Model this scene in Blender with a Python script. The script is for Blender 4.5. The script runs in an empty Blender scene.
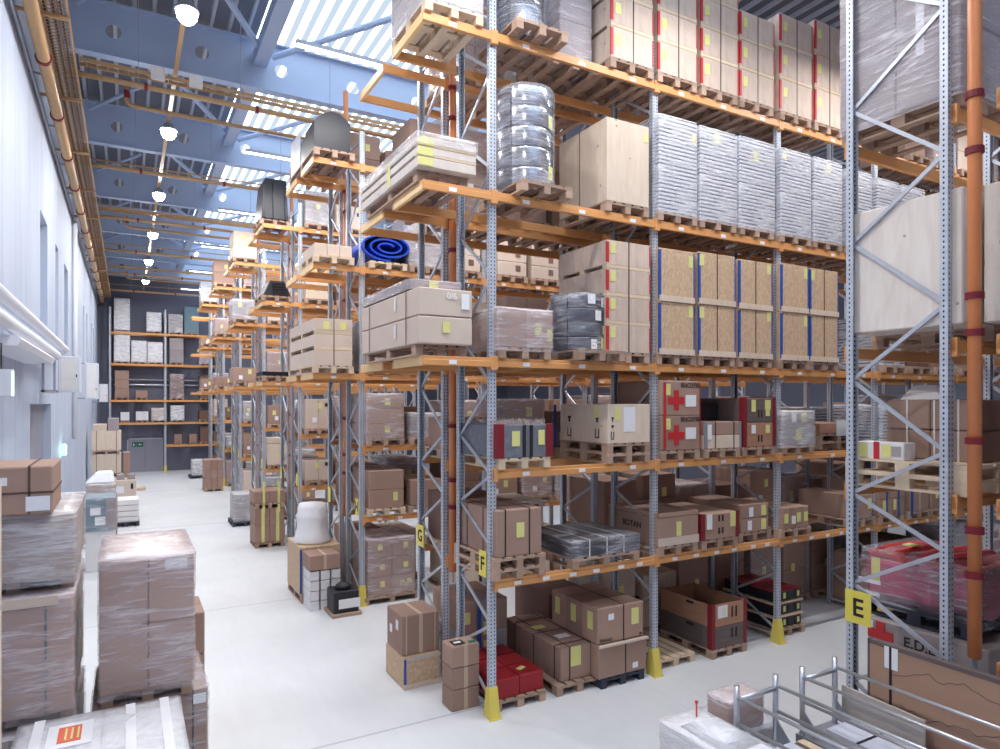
import bpy, bmesh, math, random
from mathutils import Vector, Matrix
R = random.Random(7)
C = bpy.context.scene.collection
sc = bpy.context.scene
PI = math.pi

# ------------------------------------------------------------------ materials
MAT = {}
def nodes_of(name):
    m = bpy.data.materials.new(name); m.use_nodes = True
    nt = m.node_tree; nt.nodes.clear()
    out = nt.nodes.new('ShaderNodeOutputMaterial')
    b = nt.nodes.new('ShaderNodeBsdfPrincipled')
    nt.links.new(b.outputs[0], out.inputs[0])
    return m, nt, b, out
def nd(nt, typ, **kw):
    n = nt.nodes.new(typ)
    for k, v in kw.items():
        if k.startswith('i_'): n.inputs[k[2:]].default_value = v
        elif k.startswith('n_'): n.inputs[int(k[2:])].default_value = v
        else: setattr(n, k, v)
    return n
def math_(nt, op, a, b=None, clamp=False):
    n = nt.nodes.new('ShaderNodeMath'); n.operation = op; n.use_clamp = clamp
    for i, q in enumerate((a, b)):
        if q is None: continue
        if isinstance(q, (int, float)): n.inputs[i].default_value = q
        else: nt.links.new(q, n.inputs[i])
    return n.outputs[0]
def coords(nt, scale=(1,1,1), kind='Object'):
    t = nt.nodes.new('ShaderNodeTexCoord'); mp = nt.nodes.new('ShaderNodeMapping')
    mp.inputs['Scale'].default_value = scale
    nt.links.new(t.outputs[kind], mp.inputs[0]); return mp.outputs[0]
def mixc(nt, fac, a, b, blend='MIX'):
    n = nt.nodes.new('ShaderNodeMix'); n.data_type = 'RGBA'; n.blend_type = blend
    for s, q in ((n.inputs[0], fac), (n.inputs[6], a), (n.inputs[7], b)):
        if isinstance(q, (int, float)): s.default_value = q
        elif isinstance(q, tuple): s.default_value = (*q[:3], 1)
        else: nt.links.new(q, s)
    return n.outputs[2]
def lin(r, g, b):
    f = lambda c: (c/255/12.92 if c/255 <= .04045 else ((c/255+.055)/1.055)**2.4)
    return (f(r), f(g), f(b))
def std(name, col, rough=.6, metal=0., var=.10, scale=(6,6,6), bump=0., spec=.4, randv=.0, detail=3.):
    """base colour with soft noise variation, optional per-object brightness change and bump"""
    m, nt, b, out = nodes_of(name)
    v = coords(nt, scale)
    nz = nd(nt, 'ShaderNodeTexNoise', i_Scale=1.0, i_Detail=detail); nt.links.new(v, nz.inputs['Vector'])
    dark = tuple(c*(1-var*2) for c in col); lite = tuple(min(1, c*(1+var*1.2)) for c in col)
    c = mixc(nt, nz.outputs[0], dark, lite)
    if randv:
        oi = nt.nodes.new('ShaderNodeObjectInfo')
        k = math_(nt, 'ADD', math_(nt, 'MULTIPLY', oi.outputs['Random'], randv), 1-randv*.6)
        mul = nt.nodes.new('ShaderNodeVectorMath'); mul.operation = 'SCALE'
        nt.links.new(c, mul.inputs[0]); nt.links.new(k, mul.inputs['Scale']); c = mul.outputs[0]
    nt.links.new(c, b.inputs['Base Color'])
    b.inputs['Roughness'].default_value = rough; b.inputs['Metallic'].default_value = metal
    b.inputs['Specular IOR Level'].default_value = spec
    if bump:
        bp = nd(nt, 'ShaderNodeBump', i_Strength=bump, i_Distance=.02); nt.links.new(nz.outputs[0], bp.inputs['Height'])
        nt.links.new(bp.outputs[0], b.inputs['Normal'])
    MAT[name] = m; return m
def emis(name, col, strength):
    m, nt, b, out = nodes_of(name)
    e = nd(nt, 'ShaderNodeEmission'); e.inputs[0].default_value = (*col, 1); e.inputs[1].default_value = strength
    nt.links.new(e.outputs[0], out.inputs[0]); MAT[name] = m; return m

std('carton', lin(168,138,124), .75, var=.06, scale=(3,3,3), randv=.22, spec=.25)
std('carton_pale', lin(212,194,180), .75, var=.05, scale=(3,3,3), randv=.12, spec=.25)
std('carton_dark', lin(128,100,90), .75, var=.08, scale=(3,3,3), randv=.22, spec=.25)
std('carton_grey', lin(160,150,152), .7, var=.08, scale=(3,3,3), randv=.18)
std('white_box', lin(228,226,228), .6, var=.04, randv=.08)
std('tape', lin(196,172,150), .35, var=.03)
std('seam', lin(96,76,68), .8, var=.05)
std('pallet_wood', lin(182,154,136), .8, var=.16, scale=(4,14,10), randv=.35, spec=.2)
std('pallet_pale', lin(220,198,172), .8, var=.10, scale=(4,14,10), randv=.18, spec=.2)
std('pallet_dark', lin(52,56,72), .5, var=.1)
std('red_strip', lin(196,48,52), .5, var=.06)
std('maroon', lin(128,34,44), .5, var=.06)
std('blue_strip', lin(40,84,168), .5, var=.05)
std('orange_label', lin(228,112,84), .5, var=.05)
std('strap_black', lin(40,38,44), .45, var=.03)
std('strap_white', lin(225,220,215), .4, var=.03)
std('strap_green', lin(40,70,66), .4, var=.03)
std('sticker_yellow', lin(224,220,142), .6, var=.04)
std('sticker_white', lin(236,236,240), .55, var=.03)
std('ink', lin(40,36,38), .7, var=.03)
std('red_box', lin(158,28,40), .45, var=.08, randv=.15)
std('black_plastic', lin(38,38,46), .4, var=.1, randv=.15)
std('grey_sheet', lin(206,208,220), .5, var=.1, scale=(2,2,20))
std('tray_gap_shade', lin(66,70,96), .6, var=.05)  # dark colour paints the shadow in the gaps between stacked trays
std('grey_felt', lin(120,122,132), .8, var=.2, scale=(14,14,14), bump=.3)
std('fibre', lin(196,180,172), .9, var=.25, scale=(60,60,60), bump=.6)
std('blue_mat', lin(28,74,196), .5, var=.05)
std('white_sheet', lin(246,246,250), .5, var=.05, bump=.4)
std('teal_box', lin(112,136,148), .5, var=.12)
std('green_box', lin(20,104,84), .5, var=.05)
std('coil_metal', lin(170,172,182), .2, metal=.9, var=.2, scale=(3,3,30))
std('coil_dark', lin(74,78,92), .35, metal=.3, var=.3, scale=(4,4,30))
# rack
std('beam_orange', lin(220,158,100), .42, var=.05, scale=(2,2,2))
std('bar_yellow', lin(234,194,134), .42, var=.04)
std('guard_yellow', lin(226,206,100), .45, var=.06)
std('brace_zinc', lin(186,190,200), .38, metal=.35, var=.08)
std('tag_white', lin(235,235,238), .5, var=.02)
std('pipe_orange', lin(212,130,80), .4, var=.04)
std('pipe_ochre', lin(188,152,110), .4, var=.05)
std('coupling_red', lin(120,30,42), .45, var=.05)
std('steel_blue', lin(176,194,224), .5, var=.03, scale=(.4,.4,.4))
std('deck_dim', lin(112,116,130), .5, var=.05)  # darkened: the weak grazing light on the deck is put into this colour
std('deck_rib', lin(190,196,208), .45, var=.03)
std('metal_grey', lin(168,172,182), .35, metal=.5, var=.06)
std('metal_bright', lin(206,208,214), .28, metal=.7, var=.06)
std('wall_dark', lin(112,114,130), .8, var=.06, scale=(.6,.6,.6))
std('door_grey', lin(146,146,160), .5, var=.03)
std('duct_white', lin(226,228,236), .5, var=.02)
std('cabinet', lin(214,218,228), .5, var=.02)
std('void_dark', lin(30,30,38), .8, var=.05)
std('collar_wood', lin(176,132,108), .7, var=.12, scale=(2,2,14), randv=.1)
std('collar_old', lin(112,98,96), .8, var=.2, scale=(2,2,16), randv=.1)
std('panel_wood', lin(178,142,120), .6, var=.12, scale=(.8,.8,3))
std('board_grey', lin(200,190,182), .6, var=.05)
std('pink_wrap', lin(188,92,122), .25, var=.2, scale=(2,2,6), bump=.4)
emis('lamp_glow', (1,.98,.95), 60.)
emis('tube_glow', (1,.99,.97), 9.)
emis('sign_glow', (.55,1,.82), 2.2)

def m_post():
    """galvanised upright: rows of dark punched slots every 50 mm"""
    m, nt, b, out = nodes_of('post_zinc')
    t = nt.nodes.new('ShaderNodeTexCoord'); sp = nt.nodes.new('ShaderNodeSeparateXYZ'); nt.links.new(t.outputs['Object'], sp.inputs[0])
    def dots(coord, offs):
        res = None
        fz = math_(nt, 'SUBTRACT', math_(nt, 'FRACT', math_(nt, 'DIVIDE', sp.outputs[2], .05)), .5)
        dz = math_(nt, 'MULTIPLY', fz, .05)
        for o in offs:
            dx = math_(nt, 'SUBTRACT', coord, o)
            d2 = math_(nt, 'ADD', math_(nt, 'MULTIPLY', dx, dx), math_(nt, 'MULTIPLY', dz, math_(nt, 'MULTIPLY', dz, .5)))
            k = math_(nt, 'LESS_THAN', d2, .0085**2)
            res = k if res is None else math_(nt, 'MAXIMUM', res, k)
        return res
    g = nt.nodes.new('ShaderNodeNewGeometry'); sn = nt.nodes.new('ShaderNodeSeparateXYZ'); nt.links.new(g.outputs['Normal'], sn.inputs[0])
    fy = math_(nt, 'GREATER_THAN', math_(nt, 'ABSOLUTE', sn.outputs[1]), .7)
    fx = math_(nt, 'GREATER_THAN', math_(nt, 'ABSOLUTE', sn.outputs[0]), .7)
    k = math_(nt, 'MAXIMUM', math_(nt, 'MULTIPLY', dots(sp.outputs[0], (-.026, .026)), fy), math_(nt, 'MULTIPLY', dots(sp.outputs[1], (0.,)), fx))
    nz = nd(nt, 'ShaderNodeTexNoise', i_Scale=9., i_Detail=3.); nt.links.new(t.outputs['Object'], nz.inputs['Vector'])
    base = mixc(nt, nz.outputs[0], lin(168,174,186), lin(206,212,222))
    nt.links.new(mixc(nt, k, base, lin(48,50,60)), b.inputs['Base Color'])
    b.inputs['Roughness'].default_value = .42; b.inputs['Metallic'].default_value = .25
    MAT['post_zinc'] = m
m_post()

def m_osb():
    m, nt, b, out = nodes_of('osb')
    v = coords(nt, (26, 26, 14)); vo = nd(nt, 'ShaderNodeTexVoronoi', i_Scale=1.4); nt.links.new(v, vo.inputs['Vector'])
    nz = nd(nt, 'ShaderNodeTexNoise', i_Scale=2., i_Detail=4.); nt.links.new(v, nz.inputs['Vector'])
    rgb = nt.nodes.new('ShaderNodeSeparateColor'); nt.links.new(vo.outputs['Color'], rgb.inputs[0])
    c = mixc(nt, rgb.outputs[0], lin(178,148,120), lin(220,194,162)); c = mixc(nt, nz.outputs[0], c, lin(204,174,144))
    nt.links.new(c, b.inputs['Base Color']); b.inputs['Roughness'].default_value = .7; MAT['osb'] = m
m_osb()

def m_ply(name, c0, c1, sc):
    """plywood: long soft grain and a few dark knots"""
    m, nt, b, out = nodes_of(name)
    v = coords(nt, sc); nz = nd(nt, 'ShaderNodeTexNoise', i_Scale=1.6, i_Detail=5., i_Distortion=1.2); nt.links.new(v, nz.inputs['Vector'])
    c = mixc(nt, nz.outputs[0], c0, c1)
    vo = nd(nt, 'ShaderNodeTexVoronoi', i_Scale=3.6); nt.links.new(coords(nt), vo.inputs['Vector'])
    c = mixc(nt, math_(nt, 'MULTIPLY', math_(nt, 'LESS_THAN', vo.outputs['Distance'], .075), .55), c, lin(120,92,78))
    oi = nt.nodes.new('ShaderNodeObjectInfo'); k = math_(nt, 'ADD', math_(nt, 'MULTIPLY', oi.outputs['Random'], .14), .9)
    mul = nt.nodes.new('ShaderNodeVectorMath'); mul.operation = 'SCALE'; nt.links.new(c, mul.inputs[0]); nt.links.new(k, mul.inputs['Scale'])
    nt.links.new(mul.outputs[0], b.inputs['Base Color']); b.inputs['Roughness'].default_value = .65; MAT[name] = m
m_ply('ply', lin(206,184,164), lin(232,216,198), (6,6,1.2))
m_ply('ply_grain', lin(178,152,138), lin(232,214,198), (5,5,1.1))
m_ply('plywash', lin(204,190,182), lin(234,226,218), (5,5,.9))
def m_film(name, opacity, tint, rough=.22):
    """stretch film: clear plastic with milky creases and glossy streaks"""
    m, nt, b, out = nodes_of(name)
    v = coords(nt, (1.6, 1.6, 13)); nz = nd(nt, 'ShaderNodeTexNoise', i_Scale=1.3, i_Detail=5., i_Roughness=.65, i_Distortion=1.0); nt.links.new(v, nz.inputs['Vector'])
    v2 = coords(nt, (2.4, 2.4, 46)); n2 = nd(nt, 'ShaderNodeTexNoise', i_Scale=1.3, i_Detail=4., i_Roughness=.7, i_Distortion=.9); nt.links.new(v2, n2.inputs['Vector'])
    v3 = coords(nt, (1.1, 1.1, 2.0)); n3 = nd(nt, 'ShaderNodeTexNoise', i_Scale=1.4, i_Detail=2.); nt.links.new(v3, n3.inputs['Vector'])
    b.inputs['Base Color'].default_value = (*tint, 1); b.inputs['Roughness'].default_value = rough
    b.inputs['Specular IOR Level'].default_value = .7
    bp = nd(nt, 'ShaderNodeBump', i_Strength=.45, i_Distance=.02)
    nt.links.new(math_(nt, 'ADD', nz.outputs[0], math_(nt, 'MULTIPLY', n2.outputs[0], .7)), bp.inputs['Height']); nt.links.new(bp.outputs[0], b.inputs['Normal'])
    tr = nd(nt, 'ShaderNodeBsdfTransparent'); mx = nt.nodes.new('ShaderNodeMixShader')
    r = nd(nt, 'ShaderNodeValToRGB'); r.color_ramp.elements[0].position = .50; r.color_ramp.elements[1].position = .70
    r.color_ramp.elements[0].color = (opacity,)*3+(1,); r.color_ramp.elements[1].color = (min(1, opacity+.55),)*3+(1,)
    mk = math_(nt, 'ADD', math_(nt, 'ADD', math_(nt, 'MULTIPLY', nz.outputs[0], .46), math_(nt, 'MULTIPLY', n3.outputs[0], .32)), math_(nt, 'MULTIPLY', n2.outputs[0], .30))
    ge = nt.nodes.new('ShaderNodeNewGeometry'); sz = nt.nodes.new('ShaderNodeSeparateXYZ'); nt.links.new(ge.outputs['Normal'], sz.inputs[0])
    topf = math_(nt, 'MULTIPLY', math_(nt, 'GREATER_THAN', sz.outputs[2], .6), .28 if opacity > .1 else .02)   # several layers folded over the top
    nt.links.new(mk, r.inputs[0]); nt.links.new(math_(nt, 'ADD', r.outputs[0], topf, True), mx.inputs[0])
    nt.links.new(tr.outputs[0], mx.inputs[1]); nt.links.new(b.outputs[0], mx.inputs[2]); nt.links.new(mx.outputs[0], out.inputs[0])
    MAT[name] = m
m_film('film', .17, lin(234,224,230))
m_film('film_milky', .22, lin(240,240,246))
m_film('film_clear', .07, lin(235,235,245))

def m_floor():
    m, nt, b, out = nodes_of('floor_concrete')
    v = coords(nt, (.35,.35,.35)); nz = nd(nt, 'ShaderNodeTexNoise', i_Scale=1.5, i_Detail=6., i_Distortion=.6); nt.links.new(v, nz.inputs['Vector'])
    c = mixc(nt, nz.outputs[0], lin(203,205,209), lin(235,236,239))
    v2 = coords(nt, (7, 1.2, 1)); n2 = nd(nt, 'ShaderNodeTexNoise', i_Scale=1.2, i_Detail=5.); nt.links.new(v2, n2.inputs['Vector'])
    c = mixc(nt, math_(nt, 'MULTIPLY', n2.outputs[0], .25), c, lin(176,176,184))
    t = nt.nodes.new('ShaderNodeTexCoord'); sp = nt.nodes.new('ShaderNodeSeparateXYZ'); nt.links.new(t.outputs['Object'], sp.inputs[0])
    j = None
    for y, w in ((14.38, .02), (24.7, .05), (35.0, .06), (8.02, .02)):
        k = math_(nt, 'LESS_THAN', math_(nt, 'ABSOLUTE', math_(nt, 'SUBTRACT', sp.outputs[1], y)), w)
        j = k if j is None else math_(nt, 'MAXIMUM', j, k)
    c = mixc(nt, math_(nt, 'MULTIPLY', j, .4), c, lin(120,122,132))
    nt.links.new(c, b.inputs['Base Color']); b.inputs['Roughness'].default_value = .45; MAT['floor_concrete'] = m
m_floor()
def m_wall():
    m, nt, b, out = nodes_of('wall_concrete')
    v = coords(nt, (.5,.9,.12)); nz = nd(nt, 'ShaderNodeTexNoise', i_Scale=2., i_Detail=6., i_Distortion=.4); nt.links.new(v, nz.inputs['Vector'])
    c = mixc(nt, nz.outputs[0], lin(160,171,194), lin(198,207,224))
    t = nt.nodes.new('ShaderNodeTexCoord'); sp = nt.nodes.new('ShaderNodeSeparateXYZ'); nt.links.new(t.outputs['Object'], sp.inputs[0])
    f = math_(nt, 'ABSOLUTE', math_(nt, 'SUBTRACT', math_(nt, 'FRACT', math_(nt, 'DIVIDE', sp.outputs[1], 1.2)), .5))
    c = mixc(nt, math_(nt, 'MULTIPLY', math_(nt, 'LESS_THAN', f, .02), .35), c, lin(130,140,160))
    nt.links.new(c, b.inputs['Base Color']); b.inputs['Roughness'].default_value = .65; MAT['wall_concrete'] = m
m_wall()
emis('skylight_glow', (.74,.87,1.), 4.)
emis('skylight_fold', (.70,.84,1.), .75)  # dimmer glow paints the shading on the folds of the translucent sheet

# ------------------------------------------------------------------ mesh helpers
class G:
    def __init__(s): s.v = []; s.f = []
    def box(s, x0, x1, y0, y1, z0, z1):
        n = len(s.v)
        s.v += [(x0,y0,z0),(x1,y0,z0),(x1,y1,z0),(x0,y1,z0),(x0,y0,z1),(x1,y0,z1),(x1,y1,z1),(x0,y1,z1)]
        s.f += [tuple(n+i for i in q) for q in ((0,3,2,1),(4,5,6,7),(0,1,5,4),(1,2,6,5),(2,3,7,6),(3,0,4,7))]; return s
    def hexa(s, lo, hi, z0, z1):
        """tapered prism from two quads of (x, y)"""
        n = len(s.v); s.v += [(*p, z0) for p in lo]+[(*p, z1) for p in hi]
        s.f += [tuple(n+i for i in q) for q in ((0,3,2,1),(4,5,6,7),(0,1,5,4),(1,2,6,5),(2,3,7,6),(3,0,4,7))]; return s
    def tube(s, pts, r, seg=10, caps=True):
        pts = [Vector(p) for p in pts]; rings = []
        for i, p in enumerate(pts):
            d = (pts[min(i+1, len(pts)-1)]-pts[max(i-1, 0)]).normalized()
            up = Vector((0,0,1)) if abs(d.z) < .9 else Vector((1,0,0))
            a = d.cross(up).normalized(); b = d.cross(a).normalized(); n = len(s.v)
            s.v += [tuple(p+a*(r*math.cos(2*PI*k/seg))+b*(r*math.sin(2*PI*k/seg))) for k in range(seg)]; rings.append(n)
        for i in range(len(rings)-1):
            for k in range(seg):
                k2 = (k+1) % seg; s.f.append((rings[i]+k, rings[i]+k2, rings[i+1]+k2, rings[i+1]+k))
        if caps: s.f.append(tuple(rings[0]+k for k in range(seg))[::-1]); s.f.append(tuple(rings[-1]+k for k in range(seg)))
        return s
    def bar(s, p0, p1, w, t):
        """flat bar between two points: w across (in the frame plane), t thick along x"""
        p0 = Vector(p0); p1 = Vector(p1); d = (p1-p0).normalized(); a = Vector((1,0,0)); b = d.cross(a).normalized(); n = len(s.v)
        for p in (p0, p1):
            s.v += [tuple(p+a*(i*t/2)+b*(j*w/2)) for i, j in ((-1,-1),(1,-1),(1,1),(-1,1))]
        s.f += [tuple(n+i for i in q) for q in ((0,3,2,1),(4,5,6,7),(0,1,5,4),(1,2,6,5),(2,3,7,6),(3,0,4,7))]; return s
    def ext(s, prof, axis, a0, a1):
        """extrude a closed 2-D profile along an axis; profile coords are the other two axes in order"""
        n = len(s.v); k = len(prof)
        for a in (a0, a1):
            for p, q in prof:
                s.v.append((a,p,q) if axis == 'x' else (p,a,q) if axis == 'y' else (p,q,a))
        for i in range(k):
            j = (i+1) % k; s.f.append((n+i, n+j, n+k+j, n+k+i))
        s.f.append(tuple(n+i for i in range(k))[::-1]); s.f.append(tuple(n+k+i for i in range(k))); return s
    def lathe(s, prof, seg=24, cx=0, cy=0):
        n = len(s.v)
        for r, z in prof: s.v += [(cx+r*math.cos(2*PI*k/seg), cy+r*math.sin(2*PI*k/seg), z) for k in range(seg)]
        for i in range(len(prof)-1):
            for k in range(seg):
                k2 = (k+1) % seg; s.f.append((n+i*seg+k, n+i*seg+k2, n+(i+1)*seg+k2, n+(i+1)*seg+k))
        if prof[0][0] > 1e-4: s.f.append(tuple(n+k for k in range(seg))[::-1])
        if prof[-1][0] > 1e-4: s.f.append(tuple(n+(len(prof)-1)*seg+k for k in range(seg)))
        return s
    def mesh(s, name, mat, bevel=0., smooth=False):
        me = bpy.data.meshes.new(name); me.from_pydata(s.v, [], s.f)
        bm = bmesh.new(); bm.from_mesh(me)
        bmesh.ops.recalc_face_normals(bm, faces=bm.faces)
        if bevel: bmesh.ops.bevel(bm, geom=list(bm.edges), offset=bevel, segments=1, affect='EDGES', clamp_overlap=True)
        bm.to_mesh(me); bm.free()
        if smooth:
            for p in me.polygons: p.use_smooth = True
        me.materials.append(MAT[mat]); return me
    def go(s, name, mat, parent=None, loc=(0,0,0), rz=0, bevel=0., smooth=False):
        return put(name, s.mesh(name, mat, bevel, smooth), parent, loc, rz)
def put(name, me, parent=None, loc=(0,0,0), rz=0):
    o = bpy.data.objects.new(name, me); C.objects.link(o)
    o.location = loc; o.rotation_euler = (0,0,rz)
    if parent: o.parent = parent
    return o
def tag(o, label, cat, group=None, kind=None):
    o['label'] = label; o['category'] = cat
    if group: o['group'] = group
    if kind: o['kind'] = kind
    return o
def thing(name, label, cat, loc=(0,0,0), rz=0, group=None):
    return tag(put(name, None, None, loc, rz), label, cat, group)
def struct(o): o['kind'] = 'structure'; return o
CACHE = {}
def cmesh(key, fn):
    if key not in CACHE: CACHE[key] = fn()
    return CACHE[key]
def bxm(w, d, h, mat, bevel=.006):
    """cached box mesh, origin at the centre of its base"""
    w, d, h = round(w, 3), round(d, 3), round(h, 3)
    return cmesh(('bx', w, d, h, mat, bevel), lambda: G().box(-w/2,w/2,-d/2,d/2,0,h).mesh('box', mat, bevel))
AISLE_W, STRIP_W, EXPOSURE = 125, 95, 0.25
SKIPPED = (('F', 'A', 4, 1), ('F', 'A', 4, 2), ('F', 'B', 3, 2), ('F', 'B', 4, 0), ('F', 'B', 4, 1), ('F', 'B', 4, 2), ('F', 'C', 4, 2), ('F', 'E', 4, 2), ('G', 'B', 1, 0), ('G', 'B', 1, 1), ('G', 'B', 1, 2), ('G', 'B', 2, 0), ('G', 'B', 3, 1), ('G', 'C', 0, 2), ('G', 'C', 1, 0), ('G', 'C', 1, 1), ('G', 'C', 1, 2), ('G', 'C', 2, 0), ('G', 'C', 2, 1), ('G', 'C', 2, 2), ('G', 'C', 3, 0), ('G', 'C', 3, 2), ('G', 'D', 1, 2), ('G', 'D', 2, 0), ('G', 'D', 2, 1), ('G', 'D', 2, 2), ('G', 'E', 2, 0), ('G', 'E', 2, 1), ('H', '0', 2, 0), ('H', 'A', 2, 1), ('H', 'B', 1, 0), ('H', 'B', 2, 2), ('H', 'C', 0, 2), ('H', 'C', 2, 0), ('H', 'C', 2, 2), ('H', 'D', 2, 0), ('H', 'D', 2, 1), ('H', 'E', 2, 0), ('H', 'E', 2, 1), ('I', 'C', 0, 1), ('L', '0', 0, 1), ('L', 'B', 0, 1), ('L', 'C', 0, 1), ('L', 'D', 0, 1), ('L', 'E', 0, 1), ('M3', 'C', 0, 0), ('M4', 'A', 0, 0), ('M4', 'C', 0, 0), ('M5', 'C', 0, 0), ('N2', 'C', 0, 0), ('N2', 'C', 0, 1), ('N3', 'C', 0, 1), ('N4', 'C', 0, 0), ('N4', 'C', 0, 1), ('N5', 'A', 0, 1), ('N5', 'B', 0, 1), ('N5', 'C', 0, 0), ('N5', 'C', 0, 1), ('N5', 'E', 0, 1))

# ------------------------------------------------------------------ the hall
WX, FY, RX, BY, DZ = -1.5, 45.4, 26.0, -5.0, 12.7
struct(G().box(WX-.4, RX, BY, FY+.3, -.3, 0).go('floor', 'floor_concrete'))
def holed_wall(name, ys, zs, holes, x0, x1, mat):
    ys = sorted(set([*ys]+[h[0] for h in holes]+[h[1] for h in holes])); zs = sorted(set([*zs]+[h[2] for h in holes]+[h[3] for h in holes]))
    g = G()
    for a, b in zip(ys, ys[1:]):
        for c, d in zip(zs, zs[1:]):
            if not any(h[0]-1e-6 <= a and b <= h[1]+1e-6 and h[2]-1e-6 <= c and d <= h[3]+1e-6 for h in holes): g.box(x0, x1, a, b, c, d)
    bm_o = g.go(name, mat); return struct(bm_o)
SLOTS = [(15.98,17.36),(19.2,20.05),(21.8,23.1),(30.7,31.5),(33.3,34.05),(37.3,38.1),(39.7,40.45)]
holed_wall('wall_left', (BY, FY), (0, DZ), [(a, b, 5.75, 7.96) for a, b in SLOTS]+[(14.4,18.15,0,4.1)], WX-.35, WX, 'wall_concrete')
std('pane_grey', lin(196,206,222), .25, var=.03)
for i, (a, b) in enumerate(SLOTS): struct(G().box(WX-.30, WX-.26, a, b, 5.75, 7.96).go('window_%d' % (i+1), 'pane_grey'))
struct(G().box(WX-.22, WX-.16, 15.4, 18.15, 0, 4.1).go('door_1', 'door_grey'))
struct(G().box(WX-.34, WX-.30, 14.4, 15.4, 0, 4.1).go('trim_1', 'void_dark'))  # dark sheet stands in for the unlit space beyond the open doorway
struct(G().box(WX-.4, RX, FY, FY+.3, 0, DZ+.3).go('wall_back', 'wall_dark'))
struct(G().box(RX, RX+.3, BY, FY+.3, 0, DZ+.3).go('wall_right', 'wall_dark'))
struct(G().box(WX-.4, RX, BY-.3, BY, 0, DZ+.3).go('wall_front', 'wall_concrete'))
# door in the far wall with the running man sign above the latch leaf
d2 = struct(G().box(.06, 1.85, FY-.05, FY, 0, 1.96).go('door_2', 'door_grey'))
fr = G().box(.0,.08,FY-.07,FY,0,2.02).box(1.83,1.91,FY-.07,FY,0,2.02).box(0,1.91,FY-.07,FY,1.94,2.02).go('door_frame', 'metal_grey', d2)
G().box(.945,.955,FY-.056,FY-.05,.02,1.94).go('door_gap', 'ink', d2)
G().box(.86,.90,FY-.10,FY-.05,.98,1.02).go('door_handle', 'metal_grey', d2)
es = tag(G().box(.27,.86,FY-.062,FY-.05,1.5,1.78).go('exit_sign', 'green_box'), 'green exit sign with white running man and arrow on the grey door', 'sign')
G().box(.33,.37,FY-.066,FY-.062,1.56,1.68).lathe([(0,1.69),(.018,1.69),(.018,1.72),(0,1.72)], 8, .35, FY-.066).box(.37,.43,FY-.066,FY-.062,1.60,1.63).box(.50,.505,FY-.066,FY-.062,1.54,1.74).go('running_man', 'sticker_white', es)
G().box(.62,.80,FY-.066,FY-.062,1.63,1.66).hexa([(.60,FY-.066),(.68,FY-.066),(.68,FY-.062),(.60,FY-.062)], [(.66,FY-.066),(.68,FY-.066),(.68,FY-.062),(.66,FY-.062)], 1.60, 1.70).go('arrow', 'sticker_white', es)
# roof deck: trapezoid sheet, ribs along the hall; a skylight strip over the first racks
SK0, SK1 = 2.65, 9.3
struct(G().box(WX-.4, SK0, BY, FY+.3, DZ, DZ+.04).go('ceiling', 'deck_dim'))
struct(G().box(SK1, RX, BY, FY+.3, DZ, DZ+.04).go('ceiling_right', 'deck_dim'))
def ribs(name, x0, x1, mat, w=.05, p=.38, zt=DZ):
    g = G(); x = x0+.12
    while x < x1-.1: g.ext([(x-w,zt),(x-w*.6,zt-.075),(x+w*.6,zt-.075),(x+w,zt)], 'y', BY, FY); x += p
    return struct(g.go(name, mat))
ribs('trim_5', WX, SK0, 'deck_rib'); ribs('trim_6', SK1, RX, 'deck_rib')
struct(G().box(SK0, SK1, BY, FY+.3, DZ+.04, DZ+.08).go('window_8', 'skylight_glow'))
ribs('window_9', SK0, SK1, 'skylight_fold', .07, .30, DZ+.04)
# deep web girders across the hall with round openings
def girder(y, i):
    cu = bpy.data.curves.new('girder', 'CURVE'); cu.dimensions = '2D'; cu.fill_mode = 'BOTH'; cu.extrude = .008
    z0, z1 = 11.42, 12.52
    def poly(pts):
        s = cu.splines.new('POLY'); s.points.add(len(pts)-1); s.use_cyclic_u = True
        for p, q in zip(s.points, pts): p.co = (q[0], q[1], 0, 1)
    poly([(WX, z0), (RX, z0), (RX, z1), (WX, z1)])
    hx = -.25
    while hx < RX-1:
        poly([(hx+.15*math.cos(2*PI*k/20), 11.97+.15*math.sin(2*PI*k/20)) for k in range(20)]); hx += 1.72
    o = bpy.data.objects.new('tmp', cu); C.objects.link(o); o.rotation_euler = (PI/2,0,0)
    dg = bpy.context.evaluated_depsgraph_get(); me = bpy.data.meshes.new_from_object(o.evaluated_get(dg)); bpy.data.objects.remove(o)
    me.transform(Matrix.Rotation(PI/2, 4, 'X')); me.materials.clear(); me.materials.append(MAT['steel_blue']); return me
gm = girder(0, 0)
fl = G().box(WX, RX, -.12, .12, 11.40, 11.425).box(WX, RX, -.12, .12, 12.51, 12.535).mesh('flange', 'steel_blue')
for k in range(-3, 6):
    y = 16.3+5.55*k
    w = struct(put('trim_%d' % (k+13), gm, None, (0, y, 0)))
    put('flange', fl, w)
# longitudinal box beam under the deck and flat wind braces
struct(G().box(2.55, 2.85, BY, FY, 11.95, 12.25).go('trim_3', 'steel_blue'))
g = G()
for k in range(-3, 5):
    y = 16.3+5.55*k
    g.tube([(2.75, y-.3, 12.1), (.9, y-3.2, 12.5)], .07, 8)
    g.tube([(2.95, y-.3, 12.1), (5.2, y-3.0, 12.4)], .07, 8)
    g.tube([(.4, y+3.4, 12.4), (-.9, y+5.2, 12.2)], .05, 8)
struct(g.go('trim_4', 'steel_blue'))

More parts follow.
